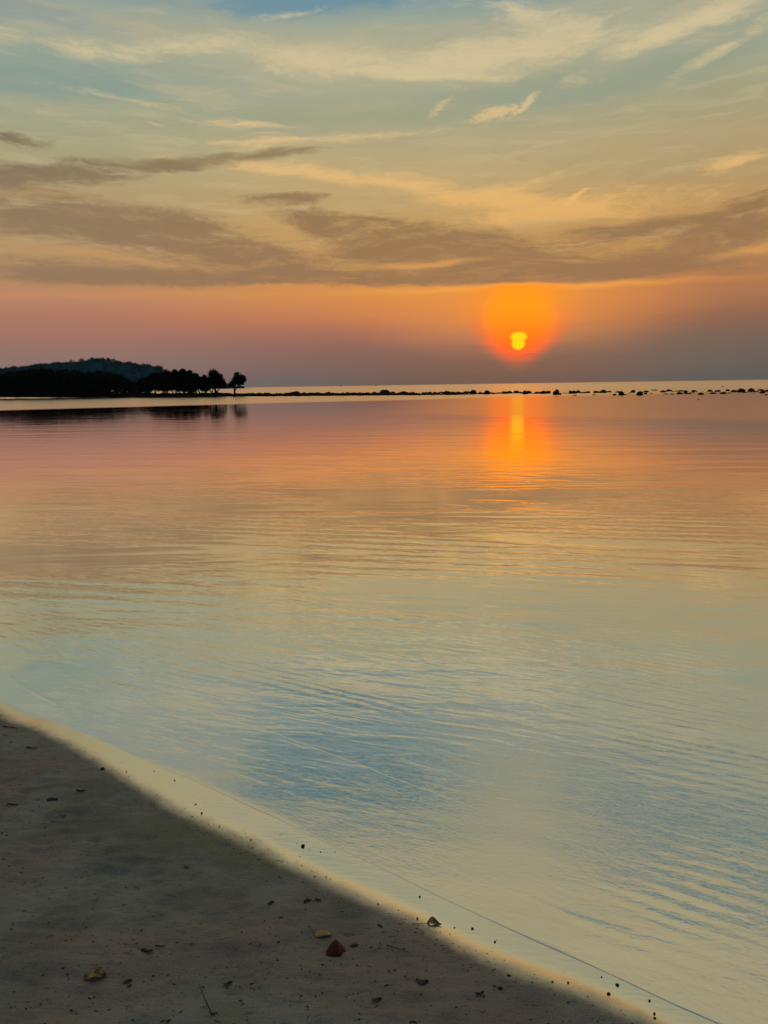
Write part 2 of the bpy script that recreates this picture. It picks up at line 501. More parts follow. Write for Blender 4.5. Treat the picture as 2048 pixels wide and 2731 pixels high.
def sand_height(s):
    up = np.where(s < 0.3, 0.12 * s, 0.036 + 0.08 * (s - 0.3) - 0.0035 * (np.clip(s, 0.3, 8) - 0.3) ** 2)
    up = np.where(s > 6, 0.036 + 0.08 * 5.7 - 0.0035 * 5.7 ** 2 + 0.02 * (s - 6), up)
    up = np.minimum(up, 1.3)
    dn = np.maximum(0.10 * s, -0.35 + 0.03 * s)
    dn = np.maximum(dn, -2.5)
    return np.where(s >= 0, up, dn)

# ------------------------------------------------------------------ sand material
m_sand, b, out = mat('sand')
geo = b.n('ShaderNodeNewGeometry')
pos = geo.outputs['Position']
att = b.n('ShaderNodeAttribute', attribute_name='above_swash')
s_in = att.outputs['Fac']
wob = b.m('SUBTRACT', b.noise(pos, 1.6, 4, 0.55), 0.5)
wob2 = b.m('SUBTRACT', b.noise(pos, 14, 3, 0.6), 0.5)
sw = b.m('MULTIPLY_ADD', wob, 0.10, b.m('MULTIPLY_ADD', wob2, 0.05, s_in))
wet = b.sstep(sw, 0.062, -0.062)                 # film of water left by the last wave
grain = b.sstep(b.noise(pos, 240, 3, 0.7), 0.42, 0.66)
mott = b.noise(pos, 3.2, 5, 0.6)
tint = b.noise(b.mapping(pos, loc=(4, 2, 0)), 1.3, 3, 0.5)
pit_shade = b.noise(b.mapping(pos, rot=(0, 0, 0.1), scale=(20, 62, 40)), 1, 5, 0.65)
c = b.mix(b.sstep(mott, 0.36, 0.64), (0.156, 0.166, 0.156), (0.264, 0.275, 0.262))
c = b.mix(b.m('MULTIPLY', b.sstep(tint, 0.52, 0.66), 0.75), c, (0.260, 0.205, 0.190))
c = b.mix(b.m('MULTIPLY', b.sstep(tint, 0.48, 0.36), 0.75), c, (0.180, 0.200, 0.130))
c = b.mix(b.m('MULTIPLY', b.sstep(pit_shade, 0.57, 0.70), 0.6), c, (0.05, 0.047, 0.04))  # dark flecks painted in for the shading of small pits
c = b.mix(b.m('MULTIPLY', grain, 0.35), c, (0.36, 0.35, 0.32))
bmp1 = b.n('ShaderNodeBump')
bmp1.inputs['Strength'].default_value = 0.5
bmp1.inputs['Distance'].default_value = 0.008
hgt = b.m('ADD', b.m('MULTIPLY', b.noise(pos, 160, 4, 0.6), 0.7), b.m('MULTIPLY', b.noise(b.mapping(pos, scale=(22, 70, 40)), 1, 4, 0.6), 0.9))
b.put(bmp1.inputs['Height'], hgt)
b.put(bmp1.inputs['Strength'], b.fmix(wet, 1.0, 0.05))
dry = b.n('ShaderNodeBsdfPrincipled')
b.put(dry.inputs['Base Color'], c)
b.put(dry.inputs['Roughness'], 0.9)
b.put(dry.inputs['Specular IOR Level'], 0.25)
b.nt.links.new(bmp1.outputs[0], dry.inputs['Normal'])
film = b.n('ShaderNodeBsdfGlossy')
b.put(film.inputs['Color'], (1.0, 0.92, 0.76))
b.put(film.inputs['Roughness'], b.fmix(b.sstep(wet, 0.3, 1.0), 0.42, 0.16))
bmp2 = b.n('ShaderNodeBump')
bmp2.inputs['Distance'].default_value = 0.003
bmp2.inputs['Strength'].default_value = 0.28
b.put(bmp2.inputs['Height'], b.m('ADD', b.noise(b.mapping(pos, rot=(0, 0, R(35)), scale=(9, 45, 20)), 1, 4, 0.55), b.m('MULTIPLY', b.noise(pos, 120, 3, 0.6), 0.35)))
b.nt.links.new(bmp2.outputs[0], film.inputs['Normal'])
mx = b.n('ShaderNodeMixShader')
lw = b.n('ShaderNodeLayerWeight'); lw.inputs['Blend'].default_value = 0.5
inl = b.n('ShaderNodeAttribute', attribute_name='inland').outputs['Fac']
film_f = b.m('MULTIPLY', wet, b.sstep(inl, -0.05, 0.0))      # the film lies on the beach, not on the seabed
b.put(mx.inputs[0], b.m('MULTIPLY', film_f, b.m('MULTIPLY_ADD', lw.outputs['Facing'], 0.2, 0.78)))
b.nt.links.new(dry.outputs[0], mx.inputs[1])
b.nt.links.new(film.outputs[0], mx.inputs[2])
b.nt.links.new(mx.outputs[0], out.inputs['Surface'])


# how far up the sand the last wave ran, along the shore
SWX = [-9, -3.4, -2.4, -1.98, -1.55, -1.22, -1.0, -0.75, -0.54, -0.26, -0.04, 0.12, 0.3, 0.45, 0.64, 0.78, 1.6, 6]
SWV = [0.22, 0.10, 0.095, 0.125, 0.165, 0.215, 0.245, 0.235, 0.215, 0.23, 0.205, 0.195, 0.205, 0.185, 0.16, 0.148, 0.18, 0.22]
def swash(x):
    return np.interp(x, SWX, SWV)


def sand_mesh(name, X, Y, V_extra=0.0, detail=True):
    xx, yy = np.meshgrid(X, Y, indexing='ij')
    xy = np.stack([xx.ravel(), yy.ravel()], 1)
    s = signed(xy)
    z = sand_height(s)
    x, y = xy[:, 0], xy[:, 1]
    if detail:
        bermx = np.clip((x + 0.75) / 0.8, 0, 1)
        z = z + (0.002 + 0.008 * bermx) * (0.5 + 0.5 * np.tanh((s - swash(x) + 0.035) / 0.032))      # low lip at the swash limit, shaped to mirror the low orange sky
        dryw = np.clip((s - swash(x) - 0.02) / 0.3, 0, 1)
        z = z + dryw * (0.030 * fbm(x * 0.9, y * 0.9, 3) + 0.018 * fbm(x * 4, y * 9, 3) + 0.012 * fbm(x * 14, y * 34, 3))
        z = z + np.clip((s + .1) / .3, 0, 1) * (1 - dryw) * 0.004 * fbm(x * 2.5, y * 2.5, 2)
        # little pits and crumbs
        rr = np.random.default_rng(3)
        nx, ny = len(X), len(Y)
        Z = z.reshape(nx, ny); S = s.reshape(nx, ny)
        h = X[1] - X[0]
        for _ in range(7000):
            cx = rr.uniform(-3.2, 2.2); cy = rr.uniform(1.2, 5.4)
            i = int((cx - X[0]) / h); j = int((cy - Y[0]) / h)
            if not (6 < i < nx - 7 and 6 < j < ny - 7) or S[i, j] < 0.28:
                continue
            r = abs(rr.normal(0.006, 0.006)) + 0.008
            dep = rr.choice([-1, -1, -1, 0.7]) * rr.uniform(0.002, 0.006)
            k = int(3 * r / h) + 1
            k = min(k, 6)
            gx = X[i - k:i + k + 1][:, None] - cx
            gy = Y[j - k:j + k + 1][None, :] - cy
            Z[i - k:i + k + 1, j - k:j + k + 1] += dep * np.exp(-((gx / (r * 1.7)) ** 2 + (gy / (r * 0.8)) ** 2))
        z = Z.ravel()
    z = z + V_extra
    me = mesh_np(name, np.column_stack([x, y, z]), grid_faces(len(X), len(Y)))
    a = me.attributes.new('inland', 'FLOAT', 'POINT')
    a.data.foreach_set('value', s.astype(np.float32))
    a = me.attributes.new('above_swash', 'FLOAT', 'POINT')
    a.data.foreach_set('value', (s - swash(x)).astype(np.float32))
    return me, z.reshape(len(X), len(Y))

GX = np.arange(-4.6, 3.4, 0.0145)
GY = np.arange(-1.2, 7.2, 0.0145)
me, GZ = sand_mesh('beach', GX, GY)
beach = new_obj('beach', me, m_sand)
tag(beach, 'dark dry sand sloping down to a bright wet strip along the water', None, None, 'structure')


def sand_z(x, y):
    i = min(max((x - GX[0]) / (GX[1] - GX[0]), 0), len(GX) - 2); j = min(max((y - GY[0]) / (GY[1] - GY[0]), 0), len(GY) - 2)
    return float(GZ[int(round(i)), int(round(j))])


def on_sand(px, py):
    p = ground(px, py, 0.0)
    for _ in range(6):
        p = ground(px, py, sand_z(p.x, p.y))
    return p

# coarse ground beyond: the rest of the beach, the seabed and the land around the bay
u = np.linspace(-1, 1, 181)
CX = -0.6 + np.sinh(u * 7.2) / np.sinh(7.2) * 420
CY = 3.0 + np.sinh(u * 7.2) / np.sinh(7.2) * 420
me, _z = sand_mesh('ground', CX, CY, -0.012, False)
co = np.empty(len(me.vertices) * 3, np.float32); me.vertices.foreach_get('co', co); co = co.reshape(-1, 3)
ins = (co[:, 0] > GX[0] + .05) & (co[:, 0] < GX[-1] - .05) & (co[:, 1] > GY[0] + .05) & (co[:, 1] < GY[-1] - .05)
co[ins, 2] -= 0.15
me.vertices.foreach_set('co', co.ravel()); me.update()
g = new_obj('ground', me, m_sand)
tag(g, 'sandy shore and seabed around the bay', None, None, 'structure')

# ------------------------------------------------------------------ water
m_water, b, out = mat('water')
geo = b.n('ShaderNodeNewGeometry')
pos = geo.outputs['Position']
px_, py_, pz_ = b.sep(pos)
dist = b.vm('LENGTH', b.comb(px_, py_, 0))
shore_a = math.atan2(wl[-1].y - wl[3].y, wl[-1].x - wl[3].x)
# long slow undulation, wind ripples in patches, fine capillary waves; crests follow the shore
def crest(scale_along, scale_across, rot, detail=3, rough=0.5, distort=0.3, loc=(0, 0, 0)):
    return b.noise(b.mapping(b.mapping(pos, rot=(0, 0, -rot)), loc=loc, scale=(scale_along, scale_across, 1)), 1, detail, rough, distort, dim='2D')
patch = b.noise(b.mapping(b.mapping(pos, rot=(0, 0, R(12))), scale=(0.20, 0.55, 1)), 1, 3, 0.55, 0.5, dim='2D')
patch2 = b.noise(b.mapping(b.mapping(pos, rot=(0, 0, -shore_a)), loc=(5, 1, 0), scale=(0.35, 1.1, 1)), 1, 3, 0.5, 0.5, dim='2D')
h_cap = crest(9, 30, shore_a * 0.5, 3, 0.55, 0.4)
h_rip = crest(2.6, 11, shore_a * 0.6, 2, 0.5, 0.5, (3, 7, 0))
h_mid = crest(0.7, 3.2, R(-9), 3, 0.5, 0.5, (8, 2, 0))
h_far = crest(0.10, 0.75, R(-3), 3, 0.55, 0.4, (2, 2, 0))
near1 = b.sstep(dist, 9.0, 3.5)
near2 = b.sstep(dist, 26.0, 8.0)
near3 = b.sstep(dist, 70.0, 16.0)
amp_cap = b.m('MULTIPLY', near1, b.sstep(patch2, 0.38, 0.62, 0.25, 1.0))
amp_rip = b.m('MULTIPLY', near2, b.sstep(patch, 0.36, 0.62, 0.15, 1.0))
hh = b.m('MULTIPLY', h_cap, b.m('MULTIPLY', amp_cap, 0.0013))
hh = b.m('ADD', hh, b.m('MULTIPLY', h_rip, b.m('MULTIPLY', amp_rip, 0.0024)))
hh = b.m('ADD', hh, b.m('MULTIPLY', h_mid, b.m('MULTIPLY', near3, b.sstep(patch, 0.34, 0.62, 0.0006, 0.0045))))
hh = b.m('ADD', hh, b.m('MULTIPLY', h_far, 0.010))
h_fin = crest(26, 70, shore_a * 0.7, 3, 0.6, 0.6, (1, 4, 0))
hh = b.m('ADD', hh, b.m('MULTIPLY', h_fin, b.m('MULTIPLY', b.sstep(dist, 6.0, 2.6), b.sstep(patch2, 0.62, 0.36, 0.00020, 0.00060))))
def wavelines(lam, rot, dist_, det, loc):
    nd = b.n('ShaderNodeTexWave', wave_type='BANDS', bands_direction='Y', wave_profile='SIN')
    b.put(nd.inputs['Vector'], b.mapping(b.mapping(pos, rot=(0, 0, -rot)), loc=loc, scale=(0.35, 1, 1)))
    for k_, x_ in (('Scale', 2 * math.pi / lam / 20.0), ('Distortion', dist_), ('Detail', det), ('Detail Scale', 1.2), ('Detail Roughness', 0.5)):
        b.put(nd.inputs[k_], x_)
    return nd.outputs['Fac']
wl_mask = b.m('MULTIPLY', b.sstep(patch2, 0.45, 0.62), b.m('MULTIPLY', near1, 1.0))
hh = b.m('ADD', hh, b.m('MULTIPLY', wavelines(0.085, shore_a * 0.85, 3.6, 3, (0, 0, 0)), b.m('MULTIPLY', wl_mask, 0.0012)))
wl_mask2 = b.m('MULTIPLY', b.sstep(patch, 0.48, 0.62), b.m('MULTIPLY', b.sstep(dist, 22, 9), b.sstep(dist, 4.5, 8)))
hh = b.m('ADD', hh, b.m('MULTIPLY', wavelines(0.32, R(-12), 2.5, 2, (1, 3, 0)), b.m('MULTIPLY', wl_mask2, 0.0022)))
bump = b.n('ShaderNodeBump')
bump.inputs['Strength'].default_value = 1.0
bump.inputs['Distance'].default_value = 1.0
b.put(bump.inputs['Height'], hh)
# far zones: a calm slick before the reef, ruffled water in front of and behind it
slant = b.m('MULTIPLY_ADD', px_, -0.52, py_)
rough = b.lstep(dist, 3, 30, 0.04, 0.10)
zone_edge = b.m('MULTIPLY_ADD', b.m('SUBTRACT', b.noise(b.mapping(pos, scale=(0.015, 0.08, 1)), 1, 3, 0.5, dim='2D'), 0.5), 8.0, slant)
ratio = b.m('DIVIDE', px_, b.m('MAXIMUM', py_, 1.0))
calm = b.m('MULTIPLY', b.sstep(zone_edge, 52, 55), b.sstep(zone_edge, 104, 92))
strip = b.sstep(zone_edge, 93, 103)
z2 = b.m('MULTIPLY_ADD', b.m('SUBTRACT', zone_edge, slant), 0.6, b.m('MULTIPLY_ADD', px_, 0.9, py_))
band = b.m('MULTIPLY', b.m('MULTIPLY', b.sstep(z2, 48, 57), b.m('MAXIMUM', b.sstep(zone_edge, 55.5, 52.5), b.sstep(ratio, 0.22, 0.32))), b.sstep(px_, -8, 14))
rough = b.fmix(calm, rough, b.lstep(ratio, -0.12, 0.12, 0.05, 0.19))
rough = b.fmix(band, rough, 0.20)
rough = b.fmix(strip, rough, b.lstep(dist, 170, 300, 0.30, 0.32))
gl = b.n('ShaderNodeBsdfGlossy', distribution='BECKMANN')
b.put(gl.inputs['Color'], (1.0, 0.99, 0.97))
b.put(gl.inputs['Roughness'], rough)
b.nt.links.new(bump.outputs[0], gl.inputs['Normal'])
tr = b.n('ShaderNodeBsdfTransparent')
b.put(tr.inputs['Color'], (0.80, 0.86, 0.82))
fr = b.n('ShaderNodeFresnel'); fr.inputs['IOR'].default_value = 1.33
b.nt.links.new(bump.outputs[0], fr.inputs['Normal'])
mx = b.n('ShaderNodeMixShader')
b.put(mx.inputs[0], b.m('MULTIPLY_ADD', fr.outputs[0], 0.75, 0.70, clamp=True))
b.nt.links.new(tr.outputs[0], mx.inputs[1])
b.nt.links.new(gl.outputs[0], mx.inputs[2])
b.nt.links.new(mx.outputs[0], out.inputs['Surface'])

# the sheet: rings of growing size out to the horizon, plus the swash lip along the near waterline
ring = np.concatenate([[0.0], np.geomspace(0.5, 6000, 70)])
ang = np.linspace(0, 2 * math.pi, 97)
rr_, aa_ = np.meshgrid(ring, ang, indexing='ij')
V1 = np.column_stack([(rr_ * np.cos(aa_)).ravel(), (rr_ * np.sin(aa_)).ravel(), np.zeros(rr_.size)])
F1 = grid_faces(len(ring), len(ang))
near = np.where((np.abs(coast[:, 0]) < 7.5) & (coast[:, 1] < 9.5) & (coast[:, 1] > -2.0))[0]
tt = np.arange(near[0], near[-1] + 1)
ss = np.concatenate([[0.012, 0.004, 0.0, -0.003, -0.006, -0.010, -0.015, -0.022, -0.032], np.linspace(-0.045, -0.62, 110), [-0.64, -0.68]])
T, S = np.meshgrid(np.arange(len(tt)), ss, indexing='ij')
nsm = nrm[tt].copy()          # evened-out directions so the strip never folds on itself
for _ in range(400):
    nsm[1:-1] = 0.25 * nsm[:-2] + 0.5 * nsm[1:-1] + 0.25 * nsm[2:]
nsm /= np.linalg.norm(nsm, axis=1)[:, None]
base_xy = coast[tt][T] + nsm[T] * S[..., None]
arc = np.concatenate([[0], np.cumsum(np.linalg.norm(np.diff(coast[tt], axis=0), axis=1))])[T]
lipn = vnoise(arc * 1.1 + 3, arc * 0 + 2.5) + 0.5
lipn2 = vnoise(arc * 3.1 + 8, arc * 0 + 6.5)
liph = 0.0003 + 0.0042 * np.clip(lipn * 2.4 - 1.0 + 0.9 * lipn2, 0, 1)
Z = liph * (1 - np.exp(S / 0.010)) * np.exp(S / 0.5) * (S < 0) + 0.0012 * (S < 0)
Z = np.where(S >= 0, -0.10 * S * 4 - 0.0005, Z)
for (s0, wdt, amp, ph) in ((-0.19, 0.014, 0.0010, 0.3), (-0.33, 0.018, 0.0014, 4.1), (-0.47, 0.022, 0.0012, 7.7)):
    env = np.clip((vnoise(arc * 1.1 + ph, arc * 0 + ph) - 0.08) * 4, 0, 1)
    cen = s0 + 0.05 * vnoise(arc * 0.8 + ph, arc * 0 + 9)
    Z = Z + env * amp * np.exp(-((S - cen) / wdt) ** 2)
Z = Z * np.clip((S + 0.64) / 0.15, 0, 1) ** 0.5 * (S < 0) + Z * (S >= 0) - 0.003 * (S < -0.63)
V2 = np.column_stack([base_xy.reshape(-1, 2), Z.ravel()])
F2 = grid_faces(len(tt), len(ss)) + len(V1)
me = mesh_np('water', np.vstack([V1, V2]), np.vstack([F1, F2]))
# all faces look up
bm = bmesh.new(); bm.from_mesh(me)
for f in bm.faces:
    if f.normal.z < 0:
        f.normal_flip()
bm.to_mesh(me); bm.free()
water = new_obj('water', me, m_water)
tag(water, 'calm shallow sea mirroring the sunset sky', None, None, 'structure')

# ------------------------------------------------------------------ dark materials of the far shore
def simple(name, c1, c2, scale, rough=0.8, bumpd=0.0, spec=0.3):
    m, b, out = mat(name)
    geo = b.n('ShaderNodeNewGeometry')
    n = b.noise(geo.outputs['Position'], scale, 4, 0.6)
    p = principled(b, out, Base_Color=b.mix(b.sstep(n, 0.35, 0.65), c1, c2), Roughness=rough)
    b.put(p.inputs['Specular IOR Level'], spec)
    if bumpd:
        bp = b.n('ShaderNodeBump')
        bp.inputs['Distance'].default_value = bumpd
        b.put(bp.inputs['Height'], n)
        b.nt.links.new(bp.outputs[0], p.inputs['Normal'])
    return m
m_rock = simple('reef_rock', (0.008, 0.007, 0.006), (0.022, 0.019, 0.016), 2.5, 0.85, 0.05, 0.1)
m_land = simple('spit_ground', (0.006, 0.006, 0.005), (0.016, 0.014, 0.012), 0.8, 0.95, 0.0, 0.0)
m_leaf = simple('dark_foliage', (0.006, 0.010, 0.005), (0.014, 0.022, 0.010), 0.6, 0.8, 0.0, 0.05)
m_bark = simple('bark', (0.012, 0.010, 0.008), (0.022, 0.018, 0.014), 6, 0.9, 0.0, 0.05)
m_hillf_haze = simple('hazy_hill_foliage', (0.002, 0.040, 0.072), (0.005, 0.052, 0.092), 0.05, 0.9, 0.0, 0.0)  # blue of the distance haze painted into the foliage colour

# ------------------------------------------------------------------ low spit under the wood and along the reef
def ridge(name, pts, depth, zoff=-0.25):
    """pts: (px, py_front, height m); a low mound whose foot is on the water at that pixel"""
    L = []
    for i in range(len(pts) - 1):
        a, c = pts[i], pts[i + 1]
        k = 26
        for j in range(k):
            t = j / k
            L.append([a[q] * (1 - t) + c[q] * t for q in range(3)])
    L.append(list(pts[-1]))
    prof = [(-0.06, -0.4), (0.0, 0.0), (0.03, 0.55), (0.08, 0.85), (0.2, 1.0), (0.5, 1.0), (0.85, 0.8), (1.0, 0.0), (1.06, -0.4)]
    V = []
    for i, (px, py, h) in enumerate(L):
        p = ground(px, py)
        dv = Vector((p.x, p.y)).normalized()
        dep = depth(px)
        for (u_, hz) in prof:
            q = p.xy + dv * (dep * u_)
            nz = float(vnoise(np.array([q.x * 0.7]), np.array([q.y * 0.35]))[0])
            V.append((q.x, q.y, hz * h * (1 + 0.5 * nz) + (0.12 * nz if 0 < hz else 0)))
    me = mesh_np(name, V, grid_faces(len(L), len(prof)))
    bm = bmesh.new(); bm.from_mesh(me)
    bmesh.ops.recalc_face_normals(bm, faces=bm.faces)
    bm.to_mesh(me); bm.free()
    return me
land_pts = [(-700, 1060, 0.8), (-200, 1060, 0.8), (0, 1059.3, 0.8), (200, 1060, 0.85), (400, 1060, 0.8), (560, 1058.5, 0.75), (640, 1057.2, 0.5), (800, 1056.2, 0.36), (1000, 1054.6, 0.26), (1120, 1053.6, 0.2), (1245, 1052.6, 0.12), (1262, 1052.4, -0.1)]
me = ridge('rocky_spit', land_pts, lambda px: 46 if px < 500 else max(5.0, 46 - (px - 500) * 0.12) if px < 850 else 4.0)
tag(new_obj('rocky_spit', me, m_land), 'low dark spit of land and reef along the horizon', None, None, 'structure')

# ------------------------------------------------------------------ rocks of the reef
def rock_mesh(seed, sub=2):
    bm = bmesh.new()
    bmesh.ops.create_icosphere(bm, subdivisions=sub, radius=1.0)
    off = Vector((seed * 3.7, seed * 1.3, seed * 7.1))
    for v in bm.verts:
        n = mnoise.noise(v.co * 1.1 + off) * 0.45 + mnoise.noise(v.co * 2.6 + off) * 0.22
        v.co *= 1.0 + n
        if v.co.z < 0:
            v.co.z *= 0.5
        v.co.z = v.co.z if v.co.z < 0.55 else 0.55 + (v.co.z - 0.55) * 0.8
    zmax = max(v.co.z for v in bm.verts)
    xs = [v.co.x for v in bm.verts]
    wx = (max(xs) - min(xs)) / 2; cx = (max(xs) + min(xs)) / 2
    for v in bm.verts:
        v.co.z /= zmax
        v.co.x = (v.co.x - cx) / wx
        v.co.y /= wx
    me = bpy.data.meshes.new('reef_rock')
    bm.to_mesh(me); bm.free()
    for p in me.polygons:
        p.use_smooth = False
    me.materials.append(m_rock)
    return me
ROCKM = [rock_mesh(i + 1) for i in range(14)]

# x0, x1, y_top, y_base in photo pixels, kind
ROCKS = [
    (657, 671, 1048, 1054), (682, 698, 1047, 1054), (700, 716, 1047, 1054), (716, 726, 1049, 1054), (737, 752, 1048, 1054), (754, 768, 1047, 1054), (768, 777, 1046, 1053),
    (777, 793, 1043, 1054), (793, 799, 1044, 1053), (801, 815, 1046, 1053), (818, 836, 1047, 1053), (838, 852, 1046, 1052), (854, 866, 1048, 1053), (869, 879, 1045, 1050), (882, 906, 1048, 1053), (908, 918, 1047, 1053),
    (927, 940, 1047, 1053), (940, 953, 1046, 1053), (952, 966, 1047, 1053), (966, 978, 1047, 1053), (980, 1000, 1049, 1054), (1003, 1015, 1047, 1053),
    (1017, 1037, 1039, 1048.5), (1038, 1053, 1044, 1052), (1055, 1064, 1047.5, 1053), (1065, 1086, 1043, 1053), (1092, 1106, 1045, 1053), (1107, 1119, 1047.5, 1053.5), (1127, 1140, 1046, 1049),
    (1143, 1150, 1044, 1049), (1153, 1164, 1045, 1052.5), (1171, 1181, 1044.5, 1048), (1181, 1202, 1042, 1052), (1204, 1218, 1044, 1051), (1219, 1238, 1045, 1052), (1240, 1254, 1043, 1047), (1256, 1271, 1039.5, 1051),
    (1276, 1290, 1045, 1051), (1291, 1305, 1041, 1051.3), (1305, 1313, 1045, 1050), (1313, 1320, 1046.5, 1051), (1323, 1336, 1046, 1049.8), (1340, 1353, 1043.5, 1050), (1353, 1367, 1042, 1049.2), (1371, 1386, 1041.5, 1048.5), (1386, 1395, 1044.5, 1049),
    (1395, 1406, 1040.5, 1051), (1406, 1418, 1041.5, 1049.5), (1425, 1442, 1044, 1049.8), (1442, 1455, 1042, 1050), (1455, 1469, 1042.2, 1049.3), (1475, 1492.5, 1038, 1052.6), (1491, 1497, 1047.5, 1053),
    (1500, 1517, 1047.2, 1049.2), (1518, 1527.5, 1041, 1049.5), (1526, 1539, 1041.3, 1049.5), (1538, 1548, 1040, 1047.8), (1548, 1563, 1045, 1048.6), (1562, 1574, 1043, 1048), (1530, 1538, 1053, 1055),
    (1585, 1600, 1042, 1048), (1602, 1618, 1038.5, 1047.7), (1618, 1630, 1042.5, 1046.3), (1581, 1589, 1050.8, 1053.2), (1634, 1645, 1050, 1053.8), (1641, 1657, 1043, 1046.8), (1651, 1666, 1043, 1053.2), (1664, 1673, 1050.5, 1053),
    (1684, 1694, 1039, 1047), (1698, 1716, 1043, 1053.5), (1719, 1731, 1041, 1046), (1718, 1726, 1047.5, 1051), (1741, 1754, 1038.7, 1041.6), (1762, 1775, 1040.5, 1046.2), (1778, 1792.5, 1037.5, 1043.7), (1770, 1782, 1049, 1051.2), (1788, 1800, 1049.3, 1051.5),
    (1808, 1826, 1040.5, 1044.2), (1806, 1825, 1045, 1050.7), (1824, 1835, 1040, 1047.6), (1826, 1846, 1047.5, 1050.5), (1846, 1858.5, 1039.7, 1045), (1863, 1879, 1046.3, 1052.2), (1887, 1903, 1041, 1044.6), (1890, 1898, 1038.7, 1041), (1895, 1913, 1045.4, 1050),
    (1908, 1924, 1040.4, 1044.8), (1922, 1940, 1044.3, 1050), (1942, 1950, 1046.5, 1049), (1936, 1948, 1038, 1043), (1952, 1969, 1039.7, 1045.2), (1968, 1991, 1035.3, 1045.3), (1983, 1991, 1045, 1047.4), (1998, 2015, 1035, 1044.2), (2013, 2023, 1042.5, 1045.5),
    (2023, 2040, 1037.3, 1041.8), (2026, 2043, 1043, 1048.3), (2043, 2060, 1038.3, 1044.3), (2040, 2052, 1051, 1053.5), (1926, 1932, 1029.8, 1031.2), (1860, 1865, 1064.5, 1066.5), (1734, 1740, 1047.5, 1049.5), (1800, 1807, 1042, 1044.5),
]
LAND = {777: ('tall peaked rock', 'tall peaked black rock standing up from the long unbroken ridge of reef'),
        1017: ('flat-topped rock', 'big black flat-topped rock overhanging the reef, first large one past the far boats'),
        1065: ('wedge rock', 'black wedge-shaped rock sloping down beside the flat-topped rock'),
        1181: ('broad hump', 'broad black double-humped rock on the last unbroken stretch of reef'),
        1256: ('square-headed rock', 'tall black square-headed rock at the end of the unbroken reef'),
        1291: ('pointed rock', 'black pointed rock just before the orange sun reflection'),
        1395: ('glitter rock', 'dark humped rock on the sunward side of the orange reflection'),
        1475: ('round boulder', 'tallest round black boulder, just past the orange sun reflection'),
        1518: ('three-humped cluster', 'first hump of the black three-humped cluster past the tall round boulder'),
        1602: ('dome rock', 'black dome-shaped rock midway between the tall round boulder and the tilted slab'),
        1651: ('leaning rock', 'black leaning rock with a low foot, just before the tilted slab'),
        1698: ('tilted slab', 'big black tilted slab standing alone in the nearer row of rocks'),
        1778: ('cap rock', 'small black cap-shaped rock sitting alone in the farther row'),
        1846: ('arrowhead rock', 'dark arrowhead rock in the farther row between scattered low slabs'),
        1968: ('long whaleback', 'long black whaleback rock, widest of the scattered rocks near the frame edge'),
        1998: ('tall end block', 'tall black block just beyond the long whaleback')}
def ordw(n):
    return ['next', 'second', 'third', 'fourth', 'fifth', 'sixth', 'seventh', 'eighth', 'ninth', 'tenth', 'eleventh', 'twelfth', 'thirteenth', 'fourteenth', 'fifteenth', 'sixteenth'][n - 1]
rnd = random.Random(11)
land_name, cnt = 'lone tree', 0
order = sorted(ROCKS, key=lambda r: r[0])
for i, (x0, x1, yt, yb) in enumerate(order):
    pc = ground((x0 + x1) / 2, yb)
    D = pc.length
    wm = (ground(x1, yb) - ground(x0, yb)).length
    top = at_dist((x0 + x1) / 2, yt, pc.y + wm * 0.25)
    hm = max(top.z, 0.08)
    on_reef = x1 < 1250 and yb > 1050
    o = new_obj('reef_rock', ROCKM[i % len(ROCKM)])
    o.location = (pc.x, pc.y + wm * 0.25, 0.0)
    o.scale = (wm / 2, wm / 2 * rnd.uniform(0.7, 1.0), hm)
    o.rotation_euler = (0, 0, rnd.choice([0, math.pi]) + rnd.uniform(-0.2, 0.2))
    if x0 in LAND:
        land_name, lab = LAND[x0]
        cnt = 0
    else:
        cnt += 1
        asp = (x1 - x0) / max(yb - yt, 0.5)
        kind = 'low flat dark rock' if asp > 2.6 else 'upright dark rock' if asp < 1.4 else 'small humped dark rock'
        lab = f"{kind}, {ordw(cnt)} beyond the {land_name} going away from the lone tree"
        if x0 == 1926: lab = 'tiny dark speck of rock out at sea beyond the scattered reef'
        if x0 == 1860: lab = 'tiny dark speck of rock in the open water nearest the camera'
    tag(o, lab, 'rock', 'dark rocks along the low reef')

